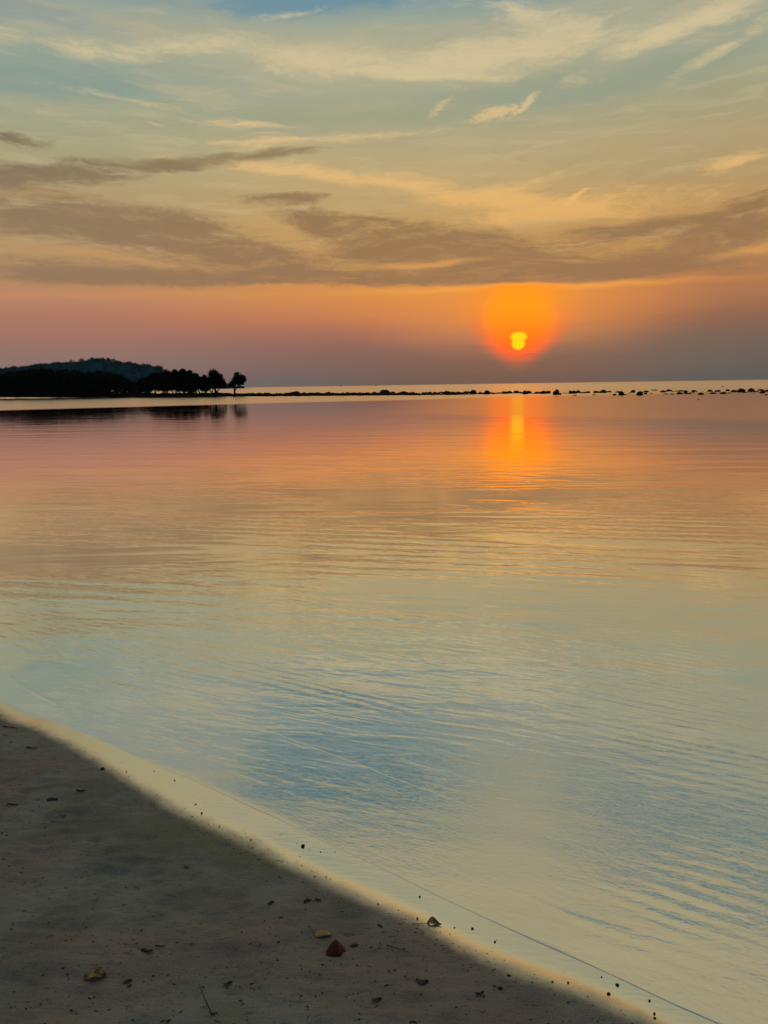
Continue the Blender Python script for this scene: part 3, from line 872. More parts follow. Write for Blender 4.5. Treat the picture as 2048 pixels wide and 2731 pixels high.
# unbroken rubble along the spit's crest, too small to pick apart
def rubble():
    V, F = [], []
    rg = random.Random(5)
    base_me = bpy.data.meshes.new('tmp')
    bm = bmesh.new(); bmesh.ops.create_icosphere(bm, subdivisions=1, radius=1.0); bm.to_mesh(base_me); bm.free()
    bv = [v.co.copy() for v in base_me.vertices]; bf = [tuple(p.vertices) for p in base_me.polygons]
    bpy.data.meshes.remove(base_me)
    for k in range(420):
        px = rg.uniform(470, 1255) if k < 360 else rg.uniform(1255, 2048)
        if px < 1255:
            t = np.interp(px, [q[0] for q in land_pts], [q[1] for q in land_pts])
            py = t - rg.uniform(-0.6, 4.2)
        else:
            py = rg.uniform(1041, 1050)
        p = ground(px, py)
        r = rg.uniform(0.15, 0.5) if px < 1255 else rg.uniform(0.08, 0.22)
        sx_, sz_ = rg.uniform(0.8, 1.8), rg.uniform(0.4, 0.9)
        z0 = 0.18 if px < 1000 else 0.08 if px < 1255 else 0.0
        n0 = len(V)
        off = Vector((k * 1.7, k * 0.3, 2.2))
        for v in bv:
            q = v * (1 + 0.5 * mnoise.noise(v * 1.5 + off))
            V.append((p.x + q.x * r * sx_, p.y + q.y * r, z0 + q.z * r * sz_))
        F += [tuple(n0 + i for i in f) for f in bf]
    me = mesh_np('reef_rubble', V, F, smooth=False)
    o = new_obj('reef_rubble', me, m_rock)
    tag(o, 'small broken stones strewn along the reef crest', 'rubble', None, 'stuff')
rubble()

# ------------------------------------------------------------------ trees
def leaf_cloud(name, blobs, n, size, seed, m, squash=0.8, mesh_only=False):
    """blobs: (x,y,z,rx,ry,rz); leaf clumps as bent quads spread through the volume"""
    rg = np.random.default_rng(seed)
    vol = np.array([bb[3] * bb[4] * bb[5] for bb in blobs]) ** 0.75
    which = rg.choice(len(blobs), n, p=vol / vol.sum())
    bl = np.array(blobs)[which]
    dirs = rg.normal(size=(n, 3)); dirs /= np.linalg.norm(dirs, axis=1)[:, None]
    # clumped radius: mostly the outer shell, uneven
    ph = np.sin(dirs[:, 0] * 5.1 + which) * np.sin(dirs[:, 1] * 4.3 + 2 * which) * np.sin(dirs[:, 2] * 4.7 + 3 * which)
    rad = rg.random(n) ** 0.45 * (0.86 + 0.42 * ph) * np.where(rg.random(n) < 0.06, 1.22, 1.0)
    c = bl[:, :3] + dirs * rad[:, None] * bl[:, 3:6]
    nr = rg.normal(size=(n, 3)); nr /= np.linalg.norm(nr, axis=1)[:, None]
    up = rg.normal(size=(n, 3))
    a = np.cross(nr, up); a /= np.linalg.norm(a, axis=1)[:, None]
    bvec = np.cross(nr, a)
    sz = size * rg.uniform(0.55, 1.3, n)[:, None]
    V = np.stack([c - a * sz, c - bvec * sz * 0.45 + nr * sz * 0.15, c + a * sz, c + bvec * sz * 0.45 + nr * sz * 0.15], 1).reshape(-1, 3)
    F = np.arange(4 * n).reshape(-1, 4)
    me = mesh_np(name, V, F, smooth=False)
    if m: me.materials.append(m)
    return me


def limb_mesh(name, paths, m):
    """paths: list of [(x,y,z,r),...] tapered tubes"""
    V, F = [], []
    for path in paths:
        n0 = len(V); ns = 7
        for i, (x, y, z, r) in enumerate(path):
            for k in range(ns):
                an = 2 * math.pi * k / ns
                V.append((x + r * math.cos(an), y + r * math.sin(an), z))
        for i in range(len(path) - 1):
            for k in range(ns):
                F.append((n0 + i * ns + k, n0 + i * ns + (k + 1) % ns, n0 + (i + 1) * ns + (k + 1) % ns, n0 + (i + 1) * ns + k))
    me = mesh_np(name, V, F)
    me.materials.append(m)
    return me


def shore_tree(px_base, py_base, blobs_px, trunks_px, dist_y, label, seed, nleaf, leaf=0.19, extra_low=None):
    """blobs_px: (px, py, r_px); trunks: polylines [(px,py,r_px)]; all at depth dist_y"""
    b0 = at_dist(px_base, py_base, dist_y)
    k = dist_y / FPX * 1.02
    root = new_obj('shore_tree', None)
    root.location = (b0.x, b0.y, b0.z)
    tag(root, label, 'tree', 'trees on the spit')
    rg = random.Random(seed)
    bl = []
    for (px, py, r) in blobs_px:
        if py >= 1036 and seed > 2:
            px += rg.uniform(-5, 5); py += rg.uniform(-4, 4.5); r *= rg.uniform(0.7, 1.25)
        p = at_dist(px, py, dist_y) - b0
        bl.append((p.x, p.y + rg.uniform(-0.6, 0.6) * r * k, p.z, r * k, r * k * 1.1, r * k * 0.92))
    me = leaf_cloud('crown', bl, nleaf, leaf, seed, m_leaf)
    new_obj('crown', me, None, root)
    paths = []
    for tr_ in trunks_px:
        pts = []
        jx = rg.uniform(-5, 5) if seed > 2 else 0
        for (px, py, r) in tr_:
            px += jx * (1 if py > 1045 else -0.3)
            p = at_dist(px, py, dist_y) - b0
            pts.append((p.x, p.y + rg.uniform(-0.1, 0.1), p.z, max(r * k, 0.03)))
        paths.append(pts)
    new_obj('trunk', limb_mesh('trunk', paths, m_bark), None, root)
    return root

DT = 172.0
shore_tree(626, 1050, [(632, 999, 8.5), (631, 1010, 13), (642, 1008, 11), (649, 1009, 9), (652, 1014, 6), (618, 1024, 9), (611, 1028, 5), (637, 1018, 12), (627, 1018, 10), (647, 1020, 6)],
           [[(626, 1052, 2.6), (625.5, 1042, 2.0), (624, 1034, 1.6), (620, 1026, 1.0)], [(626, 1044, 1.7), (630, 1036, 1.6), (637, 1028, 1.3), (643, 1016, 0.8)], [(625, 1036, 1.3), (629, 1024, 1.1), (631, 1006, 0.6)], [(637, 1028, .7), (648, 1024, .45), (657, 1019, .3)]],
           DT, 'lone leaning tree with an open wind-swept crown at the end of the grove', 1, 5200, 0.17)
shore_tree(573, 1050, [(566, 996, 13), (570, 1008, 20), (582, 1010, 18), (586, 1018, 16), (560, 1015, 14), (598, 1027, 8), (592, 1022, 10), (600, 1033, 4), (573, 1025, 14), (557, 1027, 9)],
           [[(575, 1052, 3.4), (575, 1042, 2.8), (571, 1030, 2)], [(576, 1048, 2.4), (584, 1038, 1.7), (594, 1031, 0.9)], [(566, 1052, 2.2), (562, 1043, 1.8), (556, 1032, 1.2)], [(566, 1046, 1.4), (569, 1036, 1.1), (576, 1024, .8)]],
           DT, 'broad round-crowned tree on several trunks, second in from the lone tree', 2, 9000, 0.18)
shore_tree(546, 1050, [(546, 1037, 9), (538, 1038, 7), (554, 1038, 7), (544, 1006, 8), (541, 1014, 11), (550, 1016, 9), (545, 1026, 12), (536, 1026, 10), (553, 1030, 7)],
           [[(549, 1052, 2.4), (547, 1042, 1.8), (543, 1030, 1.2)], [(549, 1046, 1.4), (553, 1038, 1.0), (556, 1030, 0.6)]],
           DT + 2, 'small ragged tree tucked against the broad round-crowned tree', 3, 5200, 0.18)
shore_tree(527, 1050, [(527, 1037, 9), (519, 1038, 7), (535, 1038, 7), (522, 1003, 10), (528, 1012, 12), (518, 1016, 14), (526, 1026, 14), (512, 1026, 12)],
           [[(530, 1052, 2.2), (531, 1042, 1.7), (526, 1030, 1.2)], [(524, 1052, 2), (521, 1042, 1.5), (517, 1030, 1)]],
           DT + 4, 'dark tree with a sloping shoulder, third crown along from the lone tree', 4, 6500, 0.18)
shore_tree(508, 1050, [(508, 1037, 9), (500, 1038, 7), (516, 1038, 7), (506, 994, 9), (503, 1003, 14), (512, 1008, 12), (500, 1018, 15), (508, 1028, 13)],
           [[(511, 1052, 2.4), (509, 1042, 1.8), (506, 1028, 1.2)], [(502, 1052, 1.8), (504, 1043, 1.4), (500, 1030, .9)]],
           DT + 5, 'dark tree with a blunt rounded top in the middle of the grove', 5, 7000, 0.18)
shore_tree(488, 1050, [(488, 1037, 9), (480, 1038, 7), (496, 1038, 7), (487, 989, 8), (482, 996, 10), (493, 992, 6), (487, 1006, 15), (480, 1020, 15), (492, 1026, 14)],
           [[(490, 1052, 2.2), (489, 1043, 1.7), (486, 1028, 1.1)], [(482, 1052, 1.8), (478, 1043, 1.4), (474, 1030, .9)]],
           DT + 6, 'tall dark tree with a spiky uneven top in the middle of the grove', 6, 7500, 0.18)
shore_tree(467, 1050, [(467, 1037, 9), (459, 1038, 7), (475, 1038, 7), (466, 991, 8), (461, 998, 10), (470, 995, 6), (466, 1008, 15), (458, 1020, 15), (470, 1026, 14)],
           [[(470, 1052, 2.2), (469, 1043, 1.7), (466, 1028, 1.1)], [(462, 1052, 1.8), (459, 1043, 1.4), (456, 1030, .9)]],
           DT + 7, 'tall dark tree with two short top tufts beside the spiky one', 7, 7500, 0.18)
shore_tree(443, 1050, [(443, 1037, 9), (435, 1038, 7), (451, 1038, 7), (447, 997, 9), (438, 1001, 11), (444, 1010, 16), (436, 1022, 16), (450, 1026, 14)],
           [[(446, 1052, 2.2), (446, 1043, 1.7), (444, 1028, 1.1)], [(437, 1052, 1.7), (434, 1043, 1.3), (432, 1030, .9)]],
           DT + 8, 'dark tree with a smooth sloping crown, where light gaps show under the grove', 8, 7500, 0.18)
shore_tree(414, 1050, [(414, 1037, 9), (406, 1038, 7), (422, 1038, 7), (414, 1003, 12), (404, 1008, 12), (424, 1004, 11), (414, 1018, 18), (404, 1028, 16), (426, 1028, 15)],
           [[(414, 1052, 2.4), (414, 1043, 1.9), (414, 1028, 1.2)]],
           DT + 9, 'dark low tree at the landward end of the grove with no gap beneath', 9, 8500, 0.18)
shore_tree(385, 1050, [(385, 1037, 9), (377, 1038, 7), (393, 1038, 7), (390, 1012, 9), (380, 1017, 10), (372, 1020, 8), (392, 1022, 15), (376, 1032, 14), (394, 1036, 14)],
           [[(386, 1052, 2.4), (386, 1043, 1.9), (386, 1028, 1.2)]],
           DT + 10, 'lowest dark tree, beside the dip where the blue hill shows', 10, 7500, 0.18)

# the wood on the left reads as one mass
sil = [(-560, 975), (-400, 978), (-250, 982), (-120, 990), (-40, 996), (0, 994), (24, 987), (60, 984), (92, 980), (118, 978), (135, 984), (166, 983), (200, 984), (231, 989), (265, 986), (297, 990), (333, 1001), (347, 1011), (366, 1018)]
rg = random.Random(21)
bl = []
for px in np.arange(-560, 372, 6.5):
    top = float(np.interp(px, [q[0] for q in sil], [q[1] for q in sil])) + rg.uniform(-1.0, 4.0)
    r0 = rg.uniform(6, 11)
    for k in range(6):
        py = top + r0 * 0.9 + k * 11
        if py > 1052: break
        y = 182 + rg.uniform(-4, 14)
        p = at_dist(px + rg.uniform(-3, 3), py, y)
        r = (r0 if k == 0 else rg.uniform(10, 15)) * y / FPX
        bl.append((p.x, p.y, p.z, r * 1.15, r * 1.6, r))
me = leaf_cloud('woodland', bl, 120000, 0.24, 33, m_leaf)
tag(new_obj('woodland', me), 'dense black wood on the low point, its trees merged into one mass', 'wood', None, 'stuff')

# ------------------------------------------------------------------ pale canopy at the foot of the wood
m_pale = simple('pale_cloth', (0.55, 0.55, 0.62), (0.65, 0.65, 0.72), 3, 0.8)
can = new_obj('beach_canopy', None)
cp = at_dist(300, 1048.5, 168)
can.location = cp
tag(can, 'tiny pale canopy glinting at the foot of the black wood', 'canopy')
bm = bmesh.new()
for k in range(8):
    a0, a1 = k * math.pi / 4, (k + 1) * math.pi / 4
    vs = [bm.verts.new((0.40 * math.cos(a0), 0.40 * math.sin(a0), 0.42)), bm.verts.new((0.40 * math.cos(a1), 0.40 * math.sin(a1), 0.42)), bm.verts.new((0.2 * math.cos(a1), 0.2 * math.sin(a1), 0.58)), bm.verts.new((0.2 * math.cos(a0), 0.2 * math.sin(a0), 0.58))]
    bm.faces.new(vs)
    t = bm.verts.new((0, 0, 0.64)); bm.faces.new((vs[3], vs[2], t))
bmesh.ops.remove_doubles(bm, verts=bm.verts, dist=0.001)
bmesh.ops.solidify(bm, geom=bm.faces[:], thickness=0.02)
me = bpy.data.meshes.new('canopy_top'); bm.to_mesh(me); bm.free()
new_obj('canopy_top', me, m_pale, can)
new_obj('pole', limb_mesh('pole', [[(0, 0, -0.6, 0.03), (0, 0, 0.62, 0.025)]], m_bark), None, can)

# ------------------------------------------------------------------ wooded hill far off
HD = 1250.0
hs = [(-700, 1000), (-500, 985), (-300, 975), (-150, 981), (0, 985), (31, 984), (60, 981), (89, 979), (120, 973), (154, 973), (176, 970), (193, 968), (215, 970), (228, 962), (251, 957), (265, 961), (287, 958), (299, 966), (321, 968), (347, 969), (371, 975), (398, 976), (425, 982), (450, 990), (480, 998), (520, 1008), (560, 1020), (600, 1030), (640, 1036)]
HX = np.linspace(-700, 640, 120)
prof_t = np.interp(HX, [q[0] for q in hs], [q[1] for q in hs])
V = []
NV = 18
for i, px in enumerate(HX):
    top = at_dist(px, prof_t[i] + 3.0, HD).z
    for j in range(NV):
        t = j / (NV - 1)
        y = HD - 180 + 360 * t
        x = at_dist(px, 1000, HD).x
        hgt = max(top, 1.0) * math.sin(math.pi * min(max(t, 0), 1)) ** 0.8
        hgt *= 1 + 0.08 * float(vnoise(np.array([x * 0.02]), np.array([y * 0.02]))[0])
        V.append((x, y, hgt - 0.6))
V = np.array(V)
me = mesh_np('hill', V, grid_faces(len(HX), NV))
bm = bmesh.new(); bm.from_mesh(me)
for f in bm.faces:
    if f.normal.z < 0: f.normal_flip()
bm.to_mesh(me); bm.free()
tag(new_obj('hill', me, m_hillf_haze), 'low haze-blue hill rising behind the wood', None, None, 'structure')
hv = V.reshape(len(HX), NV, 3)
bl = []
for k in range(1500):
    i = rg.randrange(len(HX)); j = rg.choice([2, 3, 4, 5, 6, 7, 8, 8, 9, 9, 9])
    p = hv[i, j]
    r = rg.uniform(2.0, 4.0)
    bl.append((p[0] + rg.uniform(-5, 5), p[1] + rg.uniform(-9, 9), p[2] + r * 0.35, r * 1.1, r * 1.1, r * 0.85))
for i in range(len(HX)):
    for _ in range(3):
        p = hv[i, NV // 2]
        r = rg.choice([1.6, 2.4, 3.2, 4.2, 5.4]) * rg.uniform(0.85, 1.15)
        bl.append((p[0] + rg.uniform(-4, 4), p[1] + rg.uniform(-6, 2), p[2] + r * 0.4, r * 1.1, r, r * 0.9))
me = leaf_cloud('hill_forest', bl, 130000, 0.95, 44, m_hillf_haze)
tag(new_obj('hill_forest', me), 'unbroken forest of rounded crowns covering the far hill', 'forest', None, 'stuff')

# ------------------------------------------------------------------ boats on the horizon
m_hull = simple('boat_paint', (0.03, 0.028, 0.026), (0.05, 0.045, 0.04), 2, 0.6)
def boat(px, dist, label, seed, cabin_back):
    root = new_obj('fishing_boat', None)
    p = at_dist(px, 1027, dist)
    root.location = (p.x, dist, 0)
    tag(root, label, 'boat', 'boats on the horizon')
    L, Wd = 9.0, 2.6
    V = []; sec = 9
    for i in range(sec):
        t = i / (sec - 1) * 2 - 1
        w = Wd / 2 * (1 - abs(t) ** 2.6) + 0.05
        sheer = 1.0 + 0.9 * t * t
        x = L / 2 * t
        for (yy, zz) in ((-w, sheer), (-w * 0.8, 0.3), (0, -0.4), (w * 0.8, 0.3), (w, sheer), (0.7 * w, sheer - 0.12), (-0.7 * w, sheer - 0.12)):
            V.append((x, yy, zz))
    F = []
    for i in range(sec - 1):
        for k in range(7):
            F.append((i * 7 + k, i * 7 + (k + 1) % 7, (i + 1) * 7 + (k + 1) % 7, (i + 1) * 7 + k))
    new_obj('hull', mesh_np('hull', V, F, False), m_hull, root)
    bm = bmesh.new()
    bmesh.ops.create_cube(bm, size=1.0)
    for v in bm.verts:
        v.co = Vector((v.co.x * 2.2 * (0.85 if v.co.z > 0 else 1) + cabin_back, v.co.y * 1.7, v.co.z * 1.8 + 1.9))
    bmesh.ops.bevel(bm, geom=bm.edges[:], offset=0.08, segments=1, affect='EDGES')
    me = bpy.data.meshes.new('cabin'); bm.to_mesh(me); bm.free()
    new_obj('cabin', me, m_hull, root)
    new_obj('mast', limb_mesh('mast', [[(cabin_back + 1.0, 0, 2.7, 0.12), (cabin_back + 1.0, 0, 5.6, 0.07)]], m_hull), None, root)
boat(909, 2600, 'tiny dark boat on the horizon, the one nearer the lone tree', 1, -1.4)
boat(1002, 2600, 'tiny dark boat on the horizon, the one nearer the sun', 2, 1.2)

# ------------------------------------------------------------------ things lying on the sand
def leaf_mat(name, c1, c2, vein):
    m, b, out = mat(name)
    tcn = b.n('ShaderNodeTexCoord')
    n = b.noise(tcn.outputs['Object'], 60, 4, 0.6)
    cc = b.mix(b.sstep(n, 0.35, 0.68), c1, c2)
    at_ = b.n('ShaderNodeAttribute', attribute_name='vein')
    cc = b.mix(at_.outputs['Fac'], cc, vein)
    p = principled(b, out, Base_Color=cc, Roughness=0.55)
    bp = b.n('ShaderNodeBump'); bp.inputs['Distance'].default_value = 0.001; bp.inputs['Strength'].default_value = 0.6
    b.put(bp.inputs['Height'], b.m('SUBTRACT', n, b.m('MULTIPLY', at_.outputs['Fac'], 0.8)))
    b.nt.links.new(bp.outputs[0], p.inputs['Normal'])
    return m
m_red = leaf_mat('red_leaf', (0.13, 0.010, 0.007), (0.07, 0.007, 0.005), (0.10, 0.03, 0.015))
m_tan = leaf_mat('tan_leaf', (0.42, 0.33, 0.16), (0.30, 0.22, 0.10), (0.2, 0.13, 0.06))
m_olive = leaf_mat('olive_leaf', (0.36, 0.27, 0.11), (0.10, 0.055, 0.035), (0.2, 0.12, 0.05))
m_darkl = leaf_mat('dark_leaf', (0.018, 0.014, 0.010), (0.03, 0.022, 0.015), (0.03, 0.02, 0.015))
m_twig = simple('twig', (0.016, 0.013, 0.010), (0.03, 0.024, 0.018), 80, 0.9)
m_peb = simple('dark_pebble', (0.010, 0.009, 0.008), (0.028, 0.025, 0.02), 60, 0.7)


def leaf_blade(name, L, Wd, shape, bend, m, nu=22, nv=13):
    """shape(t)->half width 0..1; bend(u,v)->Vector offset in metres (z mostly); leaf lies along +X"""
    V = []; vein = []
    for i in range(nu):
        t = i / (nu - 1)
        hw = max(shape(t), 0.015) * Wd / 2
        for j in range(nv):
            v = j / (nv - 1) * 2 - 1
            V.append(bend(t, v, L, hw))
            vn = math.exp(-(v * nv / 3.0) ** 2)
            side = abs(((t * 8 - abs(v) * 1.6) % 1.0) - 0.5)
            vein.append(min(1, vn * 0.9 + (0.45 if side < 0.09 else 0)))
    me = mesh_np(name, V, grid_faces(nu, nv))
    a = me.attributes.new('vein', 'FLOAT', 'POINT'); a.data.foreach_set('value', np.array(vein, np.float32))
    bm = bmesh.new(); bm.from_mesh(me)
    bmesh.ops.solidify(bm, geom=bm.faces[:], thickness=0.0006)
    bm.to_mesh(me); bm.free()
    for p in me.polygons: p.use_smooth = True
    me.materials.append(m)
    return me


def oval(t):
    return (math.sin(math.pi * min(1, max(0, t)) ** 0.85)) ** 0.75


def leaf_thing(name, px, py, label, blade, stem_path, stem_m, rot, cat='leaf', group='fallen leaves on the sand', dz=0.002):
    p = on_sand(px, py)
    root = new_obj(name, None)
    root.location = (p.x, p.y, p.z + dz)
    root.rotation_euler = (0, 0, rot)
    tag(root, label, cat, group)
    new_obj('blade', blade, None, root)
    if stem_path:
        new_obj('stem', limb_mesh('stem', [stem_path], stem_m), None, root)
    return root

# dark red leaf standing on edge, folded like a tent
def bend_red(t, v, L, hw):
    x = (t - 0.5) * L
    # the near half hangs down as a steep flap, the far half falls behind it
    fold = 0.055 * max(0.0, 1 - abs((t - 0.58) / 0.60) ** 1.9) * (0.35 + 0.65 * math.sin(math.pi * min(1, t * 1.02)) ** 0.5) + 0.002
    fold *= 1 + 0.04 * math.sin(t * 11)
    y = (-0.026 if v < 0 else 0.05) * abs(v) ** 1.1 + 0.004 * math.sin(t * 7 + v * 2)
    z = fold * (1 - abs(v) ** (1.25 if v < 0 else 1.5)) + 0.003 * math.sin(t * 11 + v * 3) * (1 - abs(v))
    taper = math.sin(math.pi * min(max(t, 0.02), 0.98)) ** 0.5
    return (x * (0.75 + 0.25 * abs(v)) + 0.006 * v, y * taper, max(z, 0.0))
leaf_thing('red_leaf', 891, 2546, 'dark red leaf folded upright like a small tent', leaf_blade('blade', 0.072, 0.06, oval, bend_red, m_red),
           [(-0.036, -0.004, 0.004, 0.0014), (-0.042, -0.006, 0.003, 0.0011)], m_twig, R(4))
# pale tan leaf cupped over the sand, long stalk
def bend_tan(t, v, L, hw):
    x = (t - 0.5) * L
    z = 0.012 * math.sin(math.pi * t) * (1 - 0.75 * v * v) + 0.005 * t * (1 if v < 0 else 0.5) + 0.0025 * math.sin(5 * t + 2 * v)
    return (x, v * hw, max(z, 0.0008))
leaf_thing('pale_leaf', 862, 2494, 'pale tan leaf with a long stalk, cupped over the sand behind the red leaf', leaf_blade('blade', 0.066, 0.036, oval, bend_tan, m_tan),
           [(-0.032, 0, 0.003, 0.0011), (-0.044, 0.012, 0.005, 0.0009), (-0.058, 0.032, 0.006, 0.0007)], m_twig, R(-8))
# thin dark leaf by the red one
def bend_thin(t, v, L, hw):
    return ((t - 0.5) * L, v * hw, 0.006 * math.sin(math.pi * t) * (1 - 0.5 * v * v) + 0.0006)
leaf_thing('dark_leaf', 945, 2523, 'thin dark leaf lying flat just beside the red leaf', leaf_blade('blade', 0.034, 0.016, oval, bend_thin, m_darkl), None, None, R(5))
# curled dry leaf at the edge of the wet strip
def bend_curl(t, v, L, hw):
    a = 1.1 * v + 0.5 * math.sin(3 * t)
    r = 0.012 + 0.004 * math.sin(math.pi * t)
    return ((t - 0.5) * L + 0.004 * math.sin(4 * v), r * math.sin(a) * oval(t), 0.004 + r * (1 - math.cos(a)) * 0.9 * oval(t) + 0.004 * math.sin(6 * t))
leaf_thing('curled_leaf', 1158, 2467, 'curled dry leaf with a stalk at the edge of the bright wet strip', leaf_blade('blade', 0.05, 0.03, oval, bend_curl, m_olive),
           [(-0.024, 0, 0.006, 0.0011), (-0.036, 0.001, 0.003, 0.0009), (-0.054, -0.002, 0.002, 0.0007)], m_twig, R(-4))
# crumpled yellow-brown leaf in the foreground
def bend_crum(t, v, L, hw):
    z = 0.010 * v * v + 0.008 * math.sin(7 * t + 2.5 * v) * (0.4 + abs(v)) * 0.6 + 0.008 * math.sin(math.pi * t)
    return ((t - 0.5) * L + 0.003 * math.sin(9 * v), v * hw * (1 - 0.15 * math.sin(8 * t)), max(z, 0.0005))
leaf_thing('crumpled_leaf', 254, 2609, 'crumpled yellow-brown leaf with a short stalk on the dark sand nearest the camera', leaf_blade('blade', 0.068, 0.042, oval, bend_crum, m_olive),
           [(0.032, 0, 0.008, 0.0013), (0.044, 0.004, 0.008, 0.001), (0.056, 0.010, 0.011, 0.0008)], m_twig, R(3))

# twigs
def twig(pts_px, r, label, group='twigs on the sand'):
    P_ = [on_sand(*p) for p in pts_px]
    c0 = P_[0]
    root_path = []
    for i, p in enumerate(P_):
        q = p - c0
        root_path.append((q.x, q.y, q.z + r * 1.1 + (0.006 if len(P_) > 3 else 0.002), r * (1 - 0.6 * i / len(P_))))
    V, F = [], []
    ns = 6
    for i, (x, y, z, rr2) in enumerate(root_path):
        dv = Vector(root_path[min(i + 1, len(root_path) - 1)][:3]) - Vector(root_path[max(i - 1, 0)][:3])
        dv.normalize()
        sd = dv.cross(Vector((0, 0, 1))).normalized(); upv = sd.cross(dv)
        for k in range(ns):
            an = 2 * math.pi * k / ns
            o_ = sd * math.cos(an) * rr2 + upv * math.sin(an) * rr2
            V.append((x + o_.x, y + o_.y, z + o_.z))
    for i in range(len(root_path) - 1):
        for k in range(ns):
            F.append((i * ns + k, i * ns + (k + 1) % ns, (i + 1) * ns + (k + 1) % ns, (i + 1) * ns + k))
    o = new_obj('twig', mesh_np('twig', V, F), m_twig)
    o.location = c0
    tag(o, label, 'twig', group)
    return o
twig([(566, 2712), (555, 2688), (545, 2665), (537, 2645), (532, 2630)], 0.0016, 'long thin bent twig pointing up the sand, nearest the camera')
twig([(562, 2709), (572, 2706), (582, 2704)], 0.0026, 'short dark stub lying across the foot of the long twig')
twig([(72, 1995), (84, 1998), (99, 1997)], 0.004, 'short dark twig high on the shaded sand near the water, bowed in the middle')
twig([(8, 1939), (26, 1941), (46, 1944)], 0.003, 'pale straight twig farthest up the beach at the edge of the frame')
twig([(20, 2146), (34, 2148), (48, 2148)], 0.0032, 'straight dark twig on olive sand near the edge of the frame')
twig([(415, 2525), (427, 2527), (440, 2526)], 0.0026, 'thin dark twig on the sand between the crumpled and pale leaves')
twig([(840, 2400), (856, 2403), (834, 2406)], 0.0026, 'dark kinked twig on shaded sand behind the pale leaf')
twig([(1100, 2466), (1118, 2466), (1136, 2465)], 0.0014, 'hair-thin twig pointing at the curled dry leaf')
twig([(1030, 2526), (1050, 2532), (1070, 2538), (1090, 2546)], 0.002, 'dark broken line of twig on the sand beyond the red leaf')

# dry scraps
def scrap(px, py, w, label, seed):
    rgs = random.Random(seed)
    p = on_sand(px, py)
    k = (p - Vector((0, 0, CAMZ))).length / FPX
    L = w * k * 0.75
    ph = rgs.uniform(0, 6)
    def bd(t, v, L_, hw):
        return ((t - 0.5) * L_, v * hw + 0.12 * L_ * math.sin(5 * t + ph), max(0.0006, 0.10 * L_ * math.sin(4 * t + 2 * v + ph) + 0.12 * L_))
    me = leaf_blade('leaf_scrap', L, L * 0.5, oval, bd, m_darkl, 12, 7)
    o = new_obj('leaf_scrap', me)
    o.location = (p.x, p.y, p.z + 0.001)
    o.rotation_euler = (0, 0, rgs.uniform(-0.4, 0.4))
    tag(o, label, 'leaf scrap', 'dry leaf scraps on the sand')
scrap(214, 2110, 24, 'ragged dark scrap alone in the middle of the upper shaded sand', 1)
scrap(140, 2134, 30, 'pair-like dark scrap on shaded sand above the ragged one', 2)
scrap(168, 2177, 16, 'small dark scrap below the ragged scrap on shaded sand', 3)
scrap(497, 2313, 16, 'flat dark flake alone on grey sand along from the pale leaf', 4)
scrap(722, 2410, 22, 'dark flake on shaded sand on the water side of the pale leaf', 5)
scrap(820, 2405, 26, 'slim dark flake nearer the wet strip than the pale leaf', 6)
scrap(1125, 2620, 38, 'bristly dark scrap on the open sand beyond the red leaf', 7)
scrap(1280, 2650, 26, 'dark scrap on the sand at the foot of the frame beyond the bristly one', 8)
scrap(1005, 2668, 28, 'dark chip near the foot of the frame below the red leaf', 9)
scrap(340, 2620, 26, 'dark chip just past the stalk of the crumpled leaf', 10)
scrap(345, 2629, 13, 'small dark crumb beside the chip by the crumpled leaf', 11)
scrap(608, 2625, 26, 'dark angular chip on the sand past the long twig', 12)
scrap(445, 2724, 20, 'dark flake at the very foot of the frame before the long twig', 13)
scrap(392, 2537, 34, 'curled dark scrap on reddish sand above the crumpled leaf', 14)
scrap(1014, 2471, 18, 'dark chip on shaded sand just inside the orange-edged strip', 15)

# pebbles on the wet strip and above it
PEB = [(273, 2053, 13), (808, 2257, 11), (337, 2059, 5), (466, 2082, 5), (538, 2170, 7), (522, 2145, 5), (585, 2205, 5), (669, 2240, 5), (411, 2057, 4), (855, 2273, 5), (800, 2285, 4), (893, 2272, 4), (1119, 2392, 7), (1008, 2412, 6),
       (1113, 2450, 7), (1260, 2477, 8), (1320, 2512, 7), (1212, 2475, 5), (1646, 2628, 10), (1623, 2653, 12), (1515, 2621, 6), (1473, 2619, 6), (1746, 2718, 9), (1745, 2704, 7), (1604, 2606, 5), (1732, 2669, 6), (1334, 2637, 13), (1355, 2601, 6), (690, 2293, 5), (745, 2338, 5), (840, 2338, 5), (1038, 2437, 4)]
PM = []
for k in range(6):
    me = rock_mesh(30 + k, 2).copy()
    me.name = 'pebble'
    me.materials.clear(); me.materials.append(m_peb)
    for p in me.polygons: p.use_smooth = True
    PM.append(me)
PEB.sort(key=lambda t: t[0])
SPECIAL = {273: 'largest dark pebble, at the upper end of the wet strip', 808: 'blocky dark pebble with a drag line behind it on the bright wet strip', 1646: 'round dark pebble on the bright strip, upper of two big ones by the water',
           1623: 'rough dark pebble at the dull edge of the strip, lower of the two big ones', 1334: 'rough dark pebble on the shaded sand below the orange-edged strip', 1746: 'dark pebble nearest the foot of the frame on the wet strip'}
pname, pc_ = 'upper end', 0
